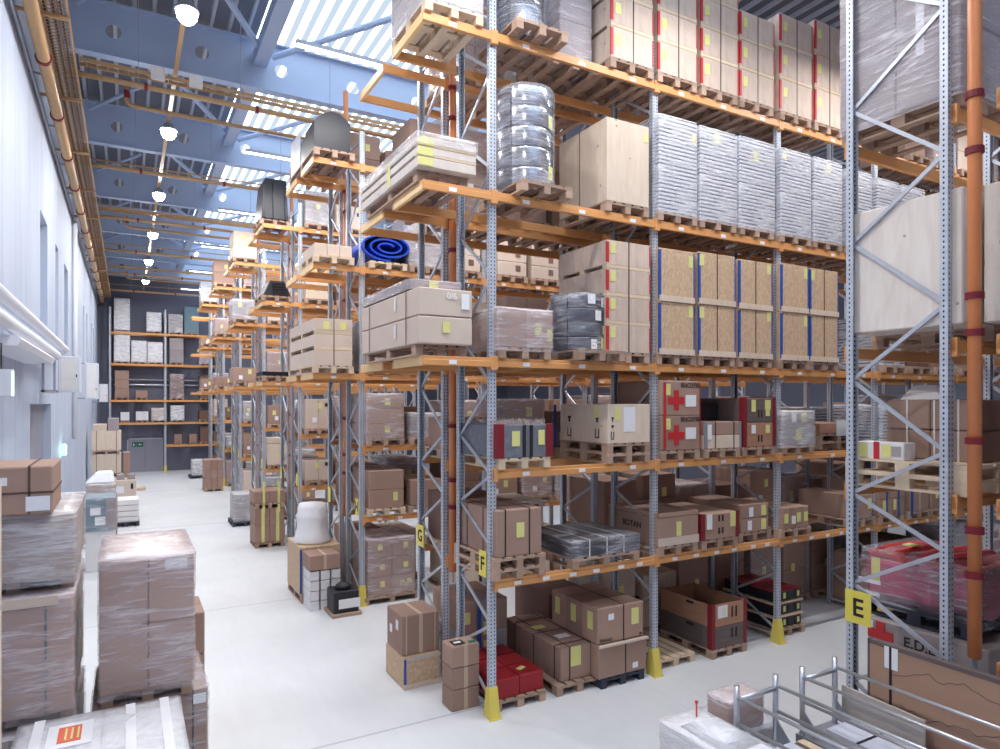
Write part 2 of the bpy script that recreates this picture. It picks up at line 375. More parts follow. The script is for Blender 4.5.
# ---- services on the left wall and under the roof
o = tag(G().tube([(-1.22, BY+.1, 9.9), (-1.22, FY-.1, 9.9)], .10, 14).go('sprinkler_main', 'pipe_ochre', smooth=True), 'thick ochre sprinkler main running high along the left wall', 'pipe')
for k in range(14):
    y = 10.9+2.55*k
    G().tube([(-1.22, y, 9.9), (-1.22, y+.07, 9.9)], .125, 14).go('coupling', 'coupling_red', o)
    G().box(-1.5, -1.22, y+.7, y+.73, 9.88, 9.92).go('bracket', 'metal_grey', o)
o = tag(G().box(-1.50, -1.44, BY+.1, FY-.1, 9.93, 9.97).box(-1.46, -1.43, BY+.1, FY-.1, 9.86, 9.93).go('wall_conduit', 'metal_grey'), 'thin grey conduit fixed to the left wall behind the main', 'conduit')
g = G()
o = thing('cable_tray', 'wide mesh cable tray hanging under the roof by left wall', 'cable tray', (0,0,10.25))
y = BY+.2
while y < FY-.3: g.box(-1.16, -.82, y, y+.012, 0, .012); y += .11
for xx in (-1.1,-1.03,-.96,-.89): g.box(xx, xx+.012, BY+.2, FY-.2, .012, .024)
g.go('mesh_floor', 'pipe_ochre', o)
for xx in (-1.18, -.83): G().box(xx, xx+.03, BY+.2, FY-.2, 0, .09).go('side_rail', 'pipe_ochre', o)
for k in range(5):
    xx = -1.12+.055*k; G().tube([(xx, BY+.3, .045), (xx, FY-.3, .045)], .018, 6).go('cable', ('ink','sticker_white','strap_black','carton_grey','ink')[k], o)
for k in range(12):
    G().box(-1.5, -.8, 6+3.3*k, 6.05+3.3*k, -.05, 0).go('tray_bracket', 'pipe_ochre', o)
# light trunking with high-bay lamps
tr = tag(G().box(.83, .91, BY+.1, FY-.2, 10.86, 10.94).go('light_trunking', 'pipe_ochre'), 'long ochre trunking rail carrying the row of aisle lamps', 'rail')
lm = [G().lathe([(.05,.18),(.09,.16),(.19,.03),(.20,.0),(.0,.0)], 20).mesh('shade', 'metal_grey', smooth=True), G().lathe([(0,-.20),(.09,-.19),(.15,-.12),(.175,-.002),(0,-.002)], 20).mesh('glow', 'lamp_glow', smooth=True)]
ORD = ['nearest','second nearest','third','fourth','fifth','sixth','farthest']
for k in range(-2, 7):
    y = 12.2+5.55*k
    if y > FY-.4: continue
    lab = 'glowing high bay lamp on the aisle trunking, %s of the row' % (ORD[k] if 0 <= k < 7 else ('first','second')[k] + ' outside the photo')
    t = thing('high_bay_lamp', lab, 'lamp', (.87, y, 10.62), 0, 'high bay lamps along the main aisle')
    put('lamp_shade', lm[0], t); put('diffuser', lm[1], t)
    G().tube([(0,0,.17),(0,0,.24)], .02, 8).go('stem', 'metal_grey', t)
    la = bpy.data.lights.new('lamp_light', 'AREA'); la.shape = 'DISK'; la.size = .36; la.energy = AISLE_W; la.color = (1,.97,.94)
    lo = bpy.data.objects.new('lamp_light', la); C.objects.link(lo); lo.location = (.87, y, 10.40)
# sprinkler branches and cable ladders across the hall, one set per roof bay
bi = 0
for k in range(-1, 6):
    y = 15.0+5.55*k
    if y > FY-.3: continue
    w = 'crossing the roof, %s bay counted from the camera' % ['behind-camera','near','first','second','third','fourth','fifth','last'][k+2]
    p = tag(G().tube([(-1.15, y, 10.40), (14, y, 10.40)], .055, 10).go('sprinkler_pipe', 'pipe_ochre', smooth=True), 'ochre sprinkler pipe '+w, 'pipe', 'ochre pipes under the roof')
    for xx in (.2, 2.1, 4.0): G().tube([(xx, y, 10.40), (xx, y, 12.6)], .008, 6).go('hanger_rod', 'metal_grey', p)
    for xx in (.3, 2.4): G().tube([(xx, y, 10.4), (xx+.06, y, 10.4)], .075, 10).go('coupling', 'coupling_red', p)
    if k % 2 == 0:
        q = thing('cable_ladder', 'ochre cable ladder '+w, 'cable ladder', (0, y+.35, 10.75), 0, 'cable ladders under the roof')
        for s in (-.11, .11): G().box(-.8, 14, s-.012, s+.012, 0, .07).go('side_rail', 'pipe_ochre', q)
        g = G(); xx = -.7
        while xx < 13.9: g.box(xx, xx+.02, -.11, .11, .01, .03); xx += .18
        g.go('rung_grid', 'pipe_ochre', q)
    p2 = tag(G().tube([(-1.15, y+1.15, 10.9), (14, y+1.15, 10.9)], .022, 8).go('thin_pipe', 'pipe_ochre', smooth=True), 'thin ochre branch pipe '+w, 'pipe', 'thin branch pipes under the roof')
    if k % 2 == 0:
        p3 = tag(G().tube([(.0, y+1.0, 10.75), (0, y+1.0, 10.45), (.05, y+1.0, 10.38), (.15, y+1.0, 10.36), (14, y+1.0, 10.36)], .045, 8).go('drop_pipe', 'pipe_ochre', smooth=True), 'ochre pipe with a red elbow drop '+w, 'pipe', 'elbowed pipes under the roof')
        G().tube([(0, y+1.0, 10.66), (0, y+1.0, 10.5)], .06, 10).go('elbow', 'coupling_red', p3)
# two white junction boxes by the first lamp on the ladder
for xx, s in ((.42,'smaller'),(1.12,'larger')):
    tag(G().box(xx, xx+.26, 15.13, 15.2, 10.66, 10.92).go('junction_box', 'white_box', bevel=.01), s+' white junction box on cable ladder beside the lamp trunking', 'junction box', 'white junction boxes')
# strip lights crossing above the rack aisles
for i, y in enumerate((6.0, 11.55, 17.1, 22.65, 28.2, 33.75, 39.3)):
    for j, (xa, xb) in enumerate(((2.5,4.3),(6.2,8.0),(10.4,12.2),(14.6,16.4))):
        if y > 20 and j > 1: continue
        t = tag(G().box(xa, xb, y-.06, y+.06, 10.20, 10.27).go('strip_light', 'metal_grey'), 'strip light above rack aisle %s, %s from the main aisle' % (('between E and F','between G and H','third back','fourth back','fifth back','sixth back','last')[i], ('first','second','third','fourth')[j]), 'strip light', 'strip lights over the rack aisles')
        G().box(xa+.02, xb-.02, y-.05, y+.05, 10.185, 10.20).go('tube', 'tube_glow', t)
        la = bpy.data.lights.new('strip_lamp', 'AREA'); la.shape = 'RECTANGLE'; la.size = xb-xa; la.size_y = .12; la.energy = STRIP_W; la.color = (1,.98,.96)
        lo = bpy.data.objects.new('strip_lamp', la); C.objects.link(lo); lo.location = ((xa+xb)/2, y, 10.18)
# heaters, ducts and boxes on the left wall
for r, z, n in ((.085, 5.30, 'upper'), (.085, 5.04, 'lower')):
    tag(G().tube([(-1.2, BY+.2, z), (-1.2, 15.6 if n == 'lower' else 17.6, z), (-1.30, 15.75 if n == 'lower' else 18.2, z-.02), (-1.49, 15.85 if n == 'lower' else 18.6, z-.05)], r, 14).go('wall_duct', 'duct_white', smooth=True), n+' of two white round ducts along the left wall', 'duct', 'round wall ducts')
tag(G().ext([(-1.5,4.78),(-1.1,4.78),(-1.06,4.86),(-1.1,4.90),(-1.5,4.92)], 'y', 9.4, 13.6).go('duct_cover', 'duct_white'), 'flat white duct cover below the round ducts', 'duct')
for xx, yy, z0, z1, dp, n in ((-1.2, 15.95, 4.34, 5.06, .5, 'nearest'), (-1.2, 25.8, 4.25, 5.44, .6, 'middle'), (-1.2, 38.5, 4.17, 5.06, .6, 'farthest')):
    t = thing('heater_unit', n+' of three white wall heater boxes above the left wall goods', 'heater', (xx, yy, z0), 0, 'wall heater boxes')
    G().box(0, .37, 0, dp, 0, z1-z0).go('casing', 'cabinet', t, bevel=.01)
    G().box(.05, .32, -.006, 0, .05, z1-z0-.05).go('door_panel', 'white_box', t)
    G().box(.30, .32, -.016, -.006, .3, .36).go('latch', 'ink', t)
    G().box(-.3, 0, .1, .14, z1-z0-.04, z1-z0).box(-.3, 0, .1, .14, 0, .04).box(-.3,0,dp-.1,dp-.06,0,.04).go('bracket', 'metal_grey', t)
t = thing('bracket_frame', 'open grey steel frame left of the nearest wall heater box', 'frame', (-1.5, 13.3, 4.3), 0)
G().box(0,.3,0,.04,.66,.70).box(0,.3,2.0,2.04,.66,.70).box(.27,.31,0,2.04,.66,.70).box(.27,.31,0,.04,0,.7).box(.27,.31,2.0,2.04,0,.7).box(.27,.31,0,2.04,0,.04).go('frame_bars', 'metal_grey', t)
el = tag(G().box(-1.5, -1.40, 20.8, 21.1, 2.72, 3.05).go('emergency_light', 'cabinet', bevel=.01), 'small glowing green-white emergency lamp on the left wall', 'lamp')
G().box(-1.41, -1.39, 20.76, 21.06, 2.76, 3.0).go('lit_face', 'sign_glow', el)
la = bpy.data.lights.new('emergency_glow', 'POINT'); la.energy = 6; la.color = (.5,1,.85); la.shadow_soft_size = .08
lo = bpy.data.objects.new('emergency_glow', la); C.objects.link(lo); lo.location = (-1.28, 20.7, 2.9)
el = tag(G().box(-1.28, -1.12, 9.3, 9.36, 4.2, 4.5).go('hanging_sign', 'cabinet', bevel=.005), 'small hanging sign with lit green face at the left edge', 'sign')
G().box(-1.14, -1.118, 9.294, 9.30, 4.2, 4.48).go('lit_face', 'sign_glow', el)
G().tube([(-1.24, 9.33, 4.5), (-1.24, 9.33, 4.8)], .008, 6).go('cord', 'ink', el)
tag(G().tube([(-1.42, 24.7, 3.0), (-1.42, 24.7, 9.8)], .07, 10).go('downpipe', 'duct_white', smooth=True), 'tall white downpipe on the left wall', 'pipe')

# ------------------------------------------------------------------ pallet racks
LV = {'A': 1.69, 'B': 3.13, 'C': 4.59, 'D': 6.76, 'E': 8.84}
BAY, DEP, BH = 2.8, .93, .12
POSTH = 9.65
def post_mesh():
    w, d, t = .05, .036, .006   # open channel, lips to the inside of the frame (+y)
    return G().ext([(-w,-d),(w,-d),(w,d),(w-.02,d),(w-.02,d-t),(w-t,d-t),(w-t,-d+t),(-w+t,-d+t),(-w+t,d-t),(-w+.02,d-t),(-w+.02,d),(-w,d)], 'z', 0, POSTH).mesh('upright', 'post_zinc')
PM = post_mesh()
BRZ = [.2,.7,1.2,1.7,2.22,2.72,3.17,3.66,4.36,5.05,5.8,6.47,7.2,7.85,8.5,9.15]
def brace_mesh():
    g = G()
    for i, (a, b) in enumerate(zip(BRZ, BRZ[1:])):
        ya, yb = (.0, DEP) if i % 2 == 0 else (DEP, .0)
        g.bar((0, ya, a), (0, yb, b), .038, .026)
    g.bar((0,0,.12),(0,DEP,.12),.038,.026); g.bar((0,0,9.5),(0,DEP,9.5),.038,.026)
    return g.mesh('bracing', 'brace_zinc')
BM = brace_mesh()
def beam_mesh(x0, x1, cantil=False):
    g = G().ext([(-.025,0),(.025,0),(.025,BH),(-.012,BH),(-.012,BH-.045),(-.025,BH-.045)], 'x', x0, x1)
    for x in ((0., x1-.026) if cantil else (x0+.026, x1-.026)): g.box(x-.026 if x else -.05, x+.026 if x else .05, -.030, .025, -.04, BH+.02)
    return g.mesh('beam', 'beam_orange', .004)
BMS = beam_mesh(0, BAY)
BMC = beam_mesh(-1.0, BAY, True)
TM = G().box(-.055,.055,-.003,0,-.026,.026).mesh('location_tag', 'tag_white')
TK = G().box(-.035,.035,-.0045,-.003,-.008,.012).mesh('tag_print', 'carton_grey')
GM = G().hexa([(-.07,-.11),(.07,-.11),(.07,-.10),(-.07,-.10)], [(-.062,-.045),(.062,-.045),(.062,-.036),(-.062,-.036)], 0, .40)
for s in (-1, 1): GM.hexa([(s*.07-.005,-.11),(s*.07+.005,-.11),(s*.07+.005,.09),(s*.07-.005,.09)], [(s*.062-.005,-.045),(s*.062+.005,-.045),(s*.062+.005,.03),(s*.062-.005,.03)], 0, .40)
GM.box(-.09,.09,-.13,-.10,0,.012)
GM = GM.mesh('foot_guard', 'guard_yellow')
def letter_mesh(ch, size):
    cu = bpy.data.curves.new('letter', 'FONT'); cu.body = ch; cu.size = size; cu.extrude = .002; cu.offset = .004; cu.align_x = 'CENTER'; cu.align_y = 'CENTER'
    o = bpy.data.objects.new('tmp', cu); C.objects.link(o); dg = bpy.context.evaluated_depsgraph_get(); dg.update()
    me = bpy.data.meshes.new_from_object(o.evaluated_get(dg)); bpy.data.objects.remove(o)
    me.materials.clear(); me.materials.append(MAT['ink']); return me
def rack(label, yf, sg, x0, nb, canti='CDE', letter=None, guard=False, tags=True, levels='ABCDE', bay=BAY):
    """yf: plane of the aisle-side posts, sg: +1 if the rack runs to larger y from there"""
    rk = thing('pallet_rack', label, 'pallet rack', (x0, yf, 0))
    for i in range(nb+1):
        x = i*bay
        put('upright', PM, rk, (x, 0, 0), 0 if sg > 0 else PI)
        put('upright', PM, rk, (x, sg*DEP, 0), PI if sg > 0 else 0)
        put('bracing', BM, rk, (x, 0, 0), 0 if sg > 0 else PI)
        if guard or (i == 0 and letter != 'G' and letter != 'E'): put('foot_guard', GM, rk, (x, 0, 0), 0 if sg > 0 else PI)
    for l in levels:
        for side in (0, 1):
            y = -sg*.062 if side == 0 else sg*(DEP+.062)
            for i in range(nb):
                c = l in canti and i == 0
                flip = (sg < 0) == (side == 0)
                if flip:
                    me = cmesh(('bf', c), lambda: (BMC if c else BMS).copy())
                    if ('bfd', c) not in CACHE:
                        CACHE[('bfd', c)] = 1; me.transform(Matrix.Scale(-1, 4, (0,1,0))); me.flip_normals()
                else: me = BMC if c else BMS
                b = put('beam', me, rk, (i*bay, y, LV[l]))
                if tags and side == 0:
                    xs = [.48, 1.4, 2.32] if l not in 'A' else [.35,.8,1.25,1.65,2.1,2.45]
                    if c: xs = [-.6]+xs
                    for xx in xs:
                        tg = put('location_tag', TM, b, (xx, -sg*.025, .045), 0 if sg > 0 else PI); 
            if False: pass
        if l in canti:
            G().box(-1.0, -.95, min(-sg*.035, sg*(DEP+.035)), max(-sg*.035, sg*(DEP+.035)), LV[l]+.0, LV[l]+BH).go('end_bar', 'bar_yellow', rk, bevel=.004)
    if letter is not None:
        if letter in ('F','H','far'): ya, yb = sg*.04, sg*.24
        else: ya, yb = -sg*.04, sg*.24
        ya, yb = min(ya, yb), max(ya, yb)
        s = G().box(-.062, -.056, ya, yb, 1.82, 2.16).go('row_sign', 'sticker_sign', rk)
        if letter in 'EFGH':
            l = put('letter', letter_mesh(letter, .26), s, (-.063, (ya+yb)/2, 1.98)); l.rotation_euler = (PI/2, 0, -PI/2); l['label'] = 'black letter '+letter
    return rk
std('sticker_sign', lin(230,214,92), .5, var=.03)
P = 5.55
rack('orange pallet rack in the foreground marked F on its end upright', 7.70, 1, 4.18, 6, letter='F', guard=True)
rack('pallet rack marked G standing back to back with rack F', 10.10, -1, 4.18, 5, letter='G')
rack('pallet rack marked H, first beyond the G aisle', 7.70+P, 1, 4.18, 4, letter='H')
rack('pallet rack standing back to back with rack H', 10.10+P, -1, 4.18, 3, letter='far')
NAMES = ['second','third','fourth','fifth']
for k in range(2, 6):
    a = NAMES[k-2]
    rack('%s double rack beyond F and G, camera-side half' % a, 7.70+k*P, 1, 4.18, 2, letter='far', tags=k < 3)
    rack('%s double rack beyond F and G, far half' % a, 10.10+k*P, -1, 4.18, 2, letter='far', tags=False)
rack('last single pallet rack of the main aisle near the far wall', 7.70+6*P, 1, 4.18, 2, letter='far', tags=False)
rack('pallet rack marked E at the right edge of the photo', 4.34, -1, 6.70, 4, canti='', letter='E', levels='BCDE')
rack('pallet rack behind rack E, cut by the right photo edge', 1.98, 1, 6.70, 3, canti='')
# risers in the flue between the back-to-back racks
def riser(x, y, z0, label):
    t = tag(G().tube([(x,y,z0),(x,y,11.0)], .055, 14).go('sprinkler_riser', 'pipe_orange', smooth=True), label, 'pipe', 'orange risers between the racks')
    G().tube([(x,y,z0-.16),(x,y,z0)], .02, 8).go('drain_tip', 'metal_grey', t)
    for z in (2.55, 2.95, 3.75, 4.72, 5.05, 6.35, 6.85, 8.3, 8.75):
        if z > z0: G().tube([(x,y,z),(x,y,z+.06)], .075, 14).go('coupling', 'coupling_red', t)
riser(4.22, 8.98, 1.62, 'orange sprinkler riser between racks F and G')
riser(4.22, 8.98+P, 1.62, 'orange sprinkler riser in the double rack marked H')
for k in range(2, 7): riser(4.22, 8.98+k*P, 1.3, 'orange sprinkler riser in the %s double rack beyond F and G' % (NAMES+['last'])[k-2])
riser(6.63, 3.14, 1.84, 'thick orange sprinkler riser beside rack E at right')
# far wall rack
fw = thing('far_wall_rack', 'dark far-wall pallet rack above the grey door', 'pallet rack', (-.85, 44.3, 0))
for x in (0, 2.85, 5.7): 
    for y in (0, .93): put('upright', PM, fw, (x, y, 0), 0 if y == 0 else PI)
    put('bracing', BM, fw, (x,0,0))
put('foot_guard', GM, fw, (2.85,0,0))
BFW = beam_mesh(0, 2.85)
for z, bays in ((8.11,(0,1)),(6.29,(0,1)),(4.18,(0,1)),(2.85,(0,1)),(1.50,(1,))):
    for b in bays:
        for y in (-.062, .99): put('beam', BFW, fw, (b*2.85, y, z))
# three grey ducts low behind the far rack
for k, z in enumerate((5.2, 5.5)): tag(G().tube([(-.7, 45.25, z), (4, 45.25, z)], .05, 8).go('wall_pipe', 'metal_grey'), ('lower','upper')[k]+' grey pipe on the dark far wall behind the rack', 'pipe')

# ------------------------------------------------------------------ pallets and loads
def pallet_meshes(w, d, mat):
    def deck():
        g = G(); n = 5; bw = w*.155; gp = (w-n*bw)/(n-1)
        for i in range(n): g.box(-w/2+i*(bw+gp), -w/2+i*(bw+gp)+bw, -d/2, d/2, .122, .144)
        for y in (-d/2, -.07, d/2-.14): g.box(-w/2, w/2, y, y+.14, .100, .122)
        return g.mesh('deck', mat)
    def skid():
        g = G().box(-.05,.05,-d/2,d/2,0,.022)
        for y in (-d/2, -.07, d/2-.14): g.box(-.05,.05,y,y+.14,.022,.100)
        return g.mesh('skid', mat)
    return cmesh(('pd',w,d,mat), deck), cmesh(('ps',d,mat), skid)
def pallet(x, y, z, label, w=.8, d=1.2, mat='pallet_wood', rz=0, group='wooden pallets on the racks and floor', fine=True):
    dk, sk = pallet_meshes(w, d, mat)
    if not fine:
        def one():
            bm = bmesh.new(); bm.from_mesh(dk)
            for s in (-1,0,1):
                m2 = sk.copy(); m2.transform(Matrix.Translation((s*(w/2-.05),0,0))); bm.from_mesh(m2); bpy.data.meshes.remove(m2)
            me = bpy.data.meshes.new('pallet'); bm.to_mesh(me); bm.free(); me.materials.append(MAT[mat]); return me
        return tag(put('pallet', cmesh(('p1',w,d,mat), one), None, (x,y,z), rz), label, 'pallet', group)
    t = thing('pallet', label, 'pallet', (x,y,z), rz, group)
    put('deck', dk, t)
    for s in (-1,0,1): put('skid', sk, t, (s*(w/2-.05),0,0))
    return t
def film_mesh(w, d, h, mat, seed, drop=.05, off=.012, jit=.007, round_=.04, cyl=False):
    rr = random.Random(seed); g = G(); per = []
    a, b = w/2+off, d/2+off
    if cyl: per = [(a*math.cos(2*PI*k/32), b*math.sin(2*PI*k/32)) for k in range(32)]
    else:
        c = .03; n = 5
        for k in range(n+1): per.append((-a+c+(2*a-2*c)*k/n, -b))
        for k in range(n+1): per.append((a, -b+c+(2*b-2*c)*k/n))
        for k in range(n+1): per.append((a-c-(2*a-2*c)*k/n, b))
        for k in range(n+1): per.append((-a, b-c-(2*b-2*c)*k/n))
    m = len(per); nz = max(4, int(h/.13)); zs = [-drop+(h+drop+.004)*j/nz for j in range(nz+1)]
    for z in zs:
        for p in per:
            k = 1+rr.uniform(-jit, jit)/max(.3, math.hypot(*p)); g.v.append((p[0]*k, p[1]*k, z+(rr.uniform(-.012,.012) if 0 < z < h else 0)))
    for j in range(nz):
        for k in range(m): g.f.append((j*m+k, j*m+(k+1) % m, (j+1)*m+(k+1) % m, (j+1)*m+k))
    base = nz*m
    n0 = len(g.v); g.v += [(p[0]*.72, p[1]*.72, h+.008+rr.uniform(0,.012)) for p in per]
    for k in range(m): g.f.append((base+k, base+(k+1) % m, n0+(k+1) % m, n0+k))
    n1 = len(g.v); g.v.append((0,0,h+.01))
    for k in range(m): g.f.append((n0+k, n0+(k+1) % m, n1))
    return g.mesh('stretch_film', mat, smooth=True)
def stickers(t, w, d, h, front=(), side=(), cyl=False):
    for fx, fz, sw, sh, m in front:
        if cyl:
            a = math.asin(max(-.9, min(.9, 2*fx-1)))
            put('label_sheet', cmesh(('st',sw,sh,m), lambda: G().box(-sw/2,sw/2,-.004,0,-sh/2,sh/2).mesh('label_sheet', m)), t, ((w/2+.006)*math.sin(a), -(w/2+.006)*math.cos(a), fz*h), a); continue
        put('label_sheet', cmesh(('st',sw,sh,m), lambda: G().box(-sw/2,sw/2,-.004,0,-sh/2,sh/2).mesh('label_sheet', m)), t, (-w/2+fx*w, -d/2-.001, fz*h))
    for fy, fz, sw, sh, m in side:
        put('label_sheet', cmesh(('ss',sw,sh,m), lambda: G().box(-.004,0,-sw/2,sw/2,-sh/2,sh/2).mesh('label_sheet', m)), t, (-w/2-.001, -d/2+fy*d, fz*h))
def straps(t, w, d, h, xs=(), ys=(), mat='strap_black', hs=()):
    e, q = .003, .009
    for fx in xs:
        x = -w/2+fx*w
        g = G().box(x-q,x+q,-d/2-e,-d/2,0,h+e).box(x-q,x+q,d/2,d/2+e,0,h+e).box(x-q,x+q,-d/2-e,d/2+e,h,h+e); g.go('strap', mat, t)
    for fy in ys:
        y = -d/2+fy*d
        g = G().box(-w/2-e,-w/2,y-q,y+q,0,h+e).box(w/2,w/2+e,y-q,y+q,0,h+e).box(-w/2-e,w/2+e,y-q,y+q,h,h+e); g.go('strap', mat, t)
    for fz in hs:
        z = fz*h
        G().box(-w/2-e,w/2+e,-d/2-e,-d/2,z-q,z+q).box(-w/2-e,w/2+e,d/2,d/2+e,z-q,z+q).box(-w/2-e,-w/2,-d/2,d/2,z-q,z+q).box(w/2,w/2+e,-d/2,d/2,z-q,z+q).go('strap', mat, t)
Y_, W_ = 'sticker_yellow', 'sticker_white'
def k_cartons(t, w, d, h, o):
    nx, ny, nz = o.get('n', (1,1,1)); mats = o.get('mat', 'carton'); mats = mats if isinstance(mats, tuple) else (mats,)
    cw, cd_, ch = w/nx, d/ny, h/nz; i = 0
    gap = o.get('gap', .006)
    for c in range(nz):
        for b in range(ny):
            for a in range(nx):
                me = bxm(cw-gap, cd_-gap, ch-gap*.5, mats[i % len(mats)], min(.012, ch*.04)); i += 1
                cart = put('carton', me, t, (-w/2+(a+.5)*cw, -d/2+(b+.5)*cd_, c*ch))
                if o.get('tape') and b == 0:
                    put('tape', cmesh(('tp',round(ch,3)), lambda: G().box(-.028,.028,-.002,0,.004,ch-.01).mesh('tape','tape')), cart, (0, -cd_/2+gap/2, 0))
                if o.get('tape') and c == nz-1:
                    put('tape', cmesh(('tq',round(cd_,3)), lambda: G().box(-.028,.028,-cd_/2+.01,cd_/2-.01,0,.002).mesh('tape','tape')), cart, (0, 0, ch-gap*.5))
def k_crates(t, w, d, h, o):
    nz = o.get('nz', 3); lh = h/nz; m = o.get('mat', 'ply_grain'); em = o.get('edge', 'red_strip'); ft = o.get('feet', .05)
    for i in range(nz):
        z = i*lh; f = ft if i or o.get('foot0') else 0
        bx = put('crate_box', bxm(w, d, lh-f-.004, m, .005), t, (0,0,z+f))
        if f:
            for y in (-d/2+.05, 0, d/2-.05): put('batten', cmesh(('bt',round(w,3),f), lambda: G().box(-w/2,w/2,-.05,.05,0,f).mesh('batten', 'pallet_pale')), t, (0,y,z))
        if em:
            for s in (-1, 1):
                def L():
                    return G().box(-.03 if s < 0 else .014,.010 if s < 0 else .03,-.004,0,.03,lh-f-.03).box(-.034 if s < 0 else .03,-.03 if s < 0 else .034,-.004,.02,.03,lh-f-.03).mesh('edge_strip', em)
                put('edge_strip', cmesh(('es',round(lh,3),f,em,s), L), t, (s*(w/2-.03), -d/2, z+f))
        if o.get('ledge'): put('front_batten', cmesh(('fb',round(w,3)), lambda: G().box(-w/2,w/2,-.02,0,0,.09).mesh('front_batten','ply')), t, (0,-d/2,z))
def k_trays(t, w, d, h, o):
    n = max(6, int(h/o.get('pitch', .06))); g = G(); q = G(); p = h/n
    for i in range(n): g.box(-w/2, w/2, -d/2, d/2, i*p, i*p+p*.55)
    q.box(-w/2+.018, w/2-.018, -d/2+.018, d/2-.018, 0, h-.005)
    o1 = q.go('stack_core', o.get('core', 'tray_gap_shade'), t)
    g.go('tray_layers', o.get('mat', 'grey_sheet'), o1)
def k_coils(t, w, d, h, o):
    nz = o.get('nz', 4); r = w/2; hh = h/nz; m = o.get('mat', 'coil_metal')
    me = G().lathe([(r*.35,.006),(r*.955,.006),(r*.985,hh*.06),(r,hh*.14),(r*.99,hh*.5),(r,hh*.86),(r*.985,hh*.94),(r*.955,hh-.006),(r*.35,hh-.006),(r*.35,.006)], 36).mesh('coil', m, smooth=True)
    for i in range(nz): put('coil', me, t, (0,0,i*hh), i*.7)
    for k in range(4):
        a = k*PI/2+.6; G().tube([(r*1.01*math.cos(a), r*1.01*math.sin(a), 0), (r*1.01*math.cos(a), r*1.01*math.sin(a), h)], .008, 6).go('strap', 'strap_black', t)
def k_none(t, w, d, h, o): pass
KIND = {'cartons': k_cartons, 'crates': k_crates, 'trays': k_trays, 'coils': k_coils, 'none': k_none}
NAME = {'cartons': 'carton_load', 'crates': 'crate_stack', 'trays': 'sheet_stack_load', 'coils': 'coil_stack', 'none': 'load'}
USED = set(); SEED = [0]
def autopal(pal, label):
    s = ('wooden' if pal != 'pallet_dark' else 'dark')+' pallet under the '+label
    return s if len(s.split()) <= 16 else ' '.join(('pallet under '+label).replace(' of rack F', ', rack F').split()[:16])
def load(kind, x0, x1, y0, y1, z0, h, label, cat='cartons', pal='pallet_wood', name=None, group=None, rz=0, plabel=None, pw=None, pd=None, px=0, py=0, npal=1, fine=True, **o):
    """a strapped or wrapped load between x0..x1, y0..y1 standing at z0 (on its own pallet if pal)"""
    SEED[0] += 1
    w, d = x1-x0, y1-y0; cx, cy = (x0+x1)/2, (y0+y1)/2
    if pal:
        for i in range(npal):
            pallet(cx+px, cy+py, z0, plabel or autopal(pal, label), pw or (.8 if w < .95 else 1.2), pd or 1.2, pal, rz, fine=fine); z0 += .144
    t = thing(name or NAME[kind], label, cat, (cx, cy, z0), rz, group)
    KIND[kind](t, w, d, h, o)
    stickers(t, w, d, h, o.get('front', ()), o.get('side', ()), kind == 'coils')
    straps(t, w, d, h, o.get('xs', ()), o.get('ys', ()), o.get('smat', 'strap_black'), o.get('hs', ()))
    global T; T = t; t['dims'] = (w, d, h)
    if o.get('film'):
        put('stretch_film', film_mesh(w, d, h, o['film'], SEED[0], cyl=(kind == 'coils'), drop=o.get('drop', .05 if pal else 0)), t)
    return t
def text_part(parent, txt, size, loc, mat='ink', face='front', sx=1.0):
    cu = bpy.data.curves.new('print', 'FONT'); cu.body = txt; cu.size = size; cu.extrude = .0012; cu.offset = size*.012; cu.align_x = 'CENTER'; cu.align_y = 'CENTER'
    o = bpy.data.objects.new('tmp', cu); C.objects.link(o); dg = bpy.context.evaluated_depsgraph_get(); dg.update()
    me = bpy.data.meshes.new_from_object(o.evaluated_get(dg)); bpy.data.objects.remove(o)
    me.transform(Matrix.Diagonal((sx,1,1,1))); me.materials.clear(); me.materials.append(MAT[mat])
    p = put('printing', me, parent, loc); p.rotation_euler = (PI/2,0,0) if face == 'front' else (PI/2,0,-PI/2)
    return p
load('cartons', 3.10,3.85, 7.58,9.88, 4.710,0.70, 'two long pale telescopic cartons overhanging the aisle end of rack F', n=(1,1,2), mat='carton_pale', gap=.02, side=[(.35,.82,.05,.18,W_),(.35,.3,.05,.18,W_)], front=[(.85,.78,.11,.2,W_),(.5,.3,.1,.14,Y_)], pd=2.0, pw=.7, ys=(.18,.82), smat='seam')
load('cartons', 4.20,5.07, 7.58,8.78, 4.710,0.52, 'film-wrapped low brown carton beside the front upright on rack F', n=(2,2,1), film='film', front=[(.72,.5,.1,.16,Y_),(.93,.35,.08,.16,Y_)])
load('coils', 5.37,6.16, 7.59,8.38, 4.710,0.82, 'dark wrapped coil stack beside red-edged crates on rack F', cat='coils', nz=4, mat='coil_dark', film='film_clear', front=[(.45,.9,.12,.14,W_),(.75,.86,.12,.14,W_),(.6,.62,.12,.14,W_),(.8,.38,.14,.12,Y_),(.5,.12,.1,.14,W_),(.75,.14,.12,.16,Y_)])
load('crates', 5.99,6.80, 7.58,8.78, 4.710,1.61, 'tall stack of four pale crates with red corners, third beam of rack F', cat='crates', nz=4, edge='red_strip', mat='ply_grain', xs=(.5,), front=[(.14,.93,.09,.16,Y_),(.14,.68,.09,.16,Y_),(.14,.43,.09,.16,Y_),(.14,.18,.09,.16,Y_)])
load('crates', 6.98,7.70, 7.58,8.78, 4.710,1.61, 'pair of chipboard crates, first right of the red-cornered crates on rack F', cat='crates', nz=2, mat='osb', edge='blue_strip', ledge=1, feet=.0, front=[(.9,.9,.09,.18,Y_),(.9,.42,.09,.18,Y_)])
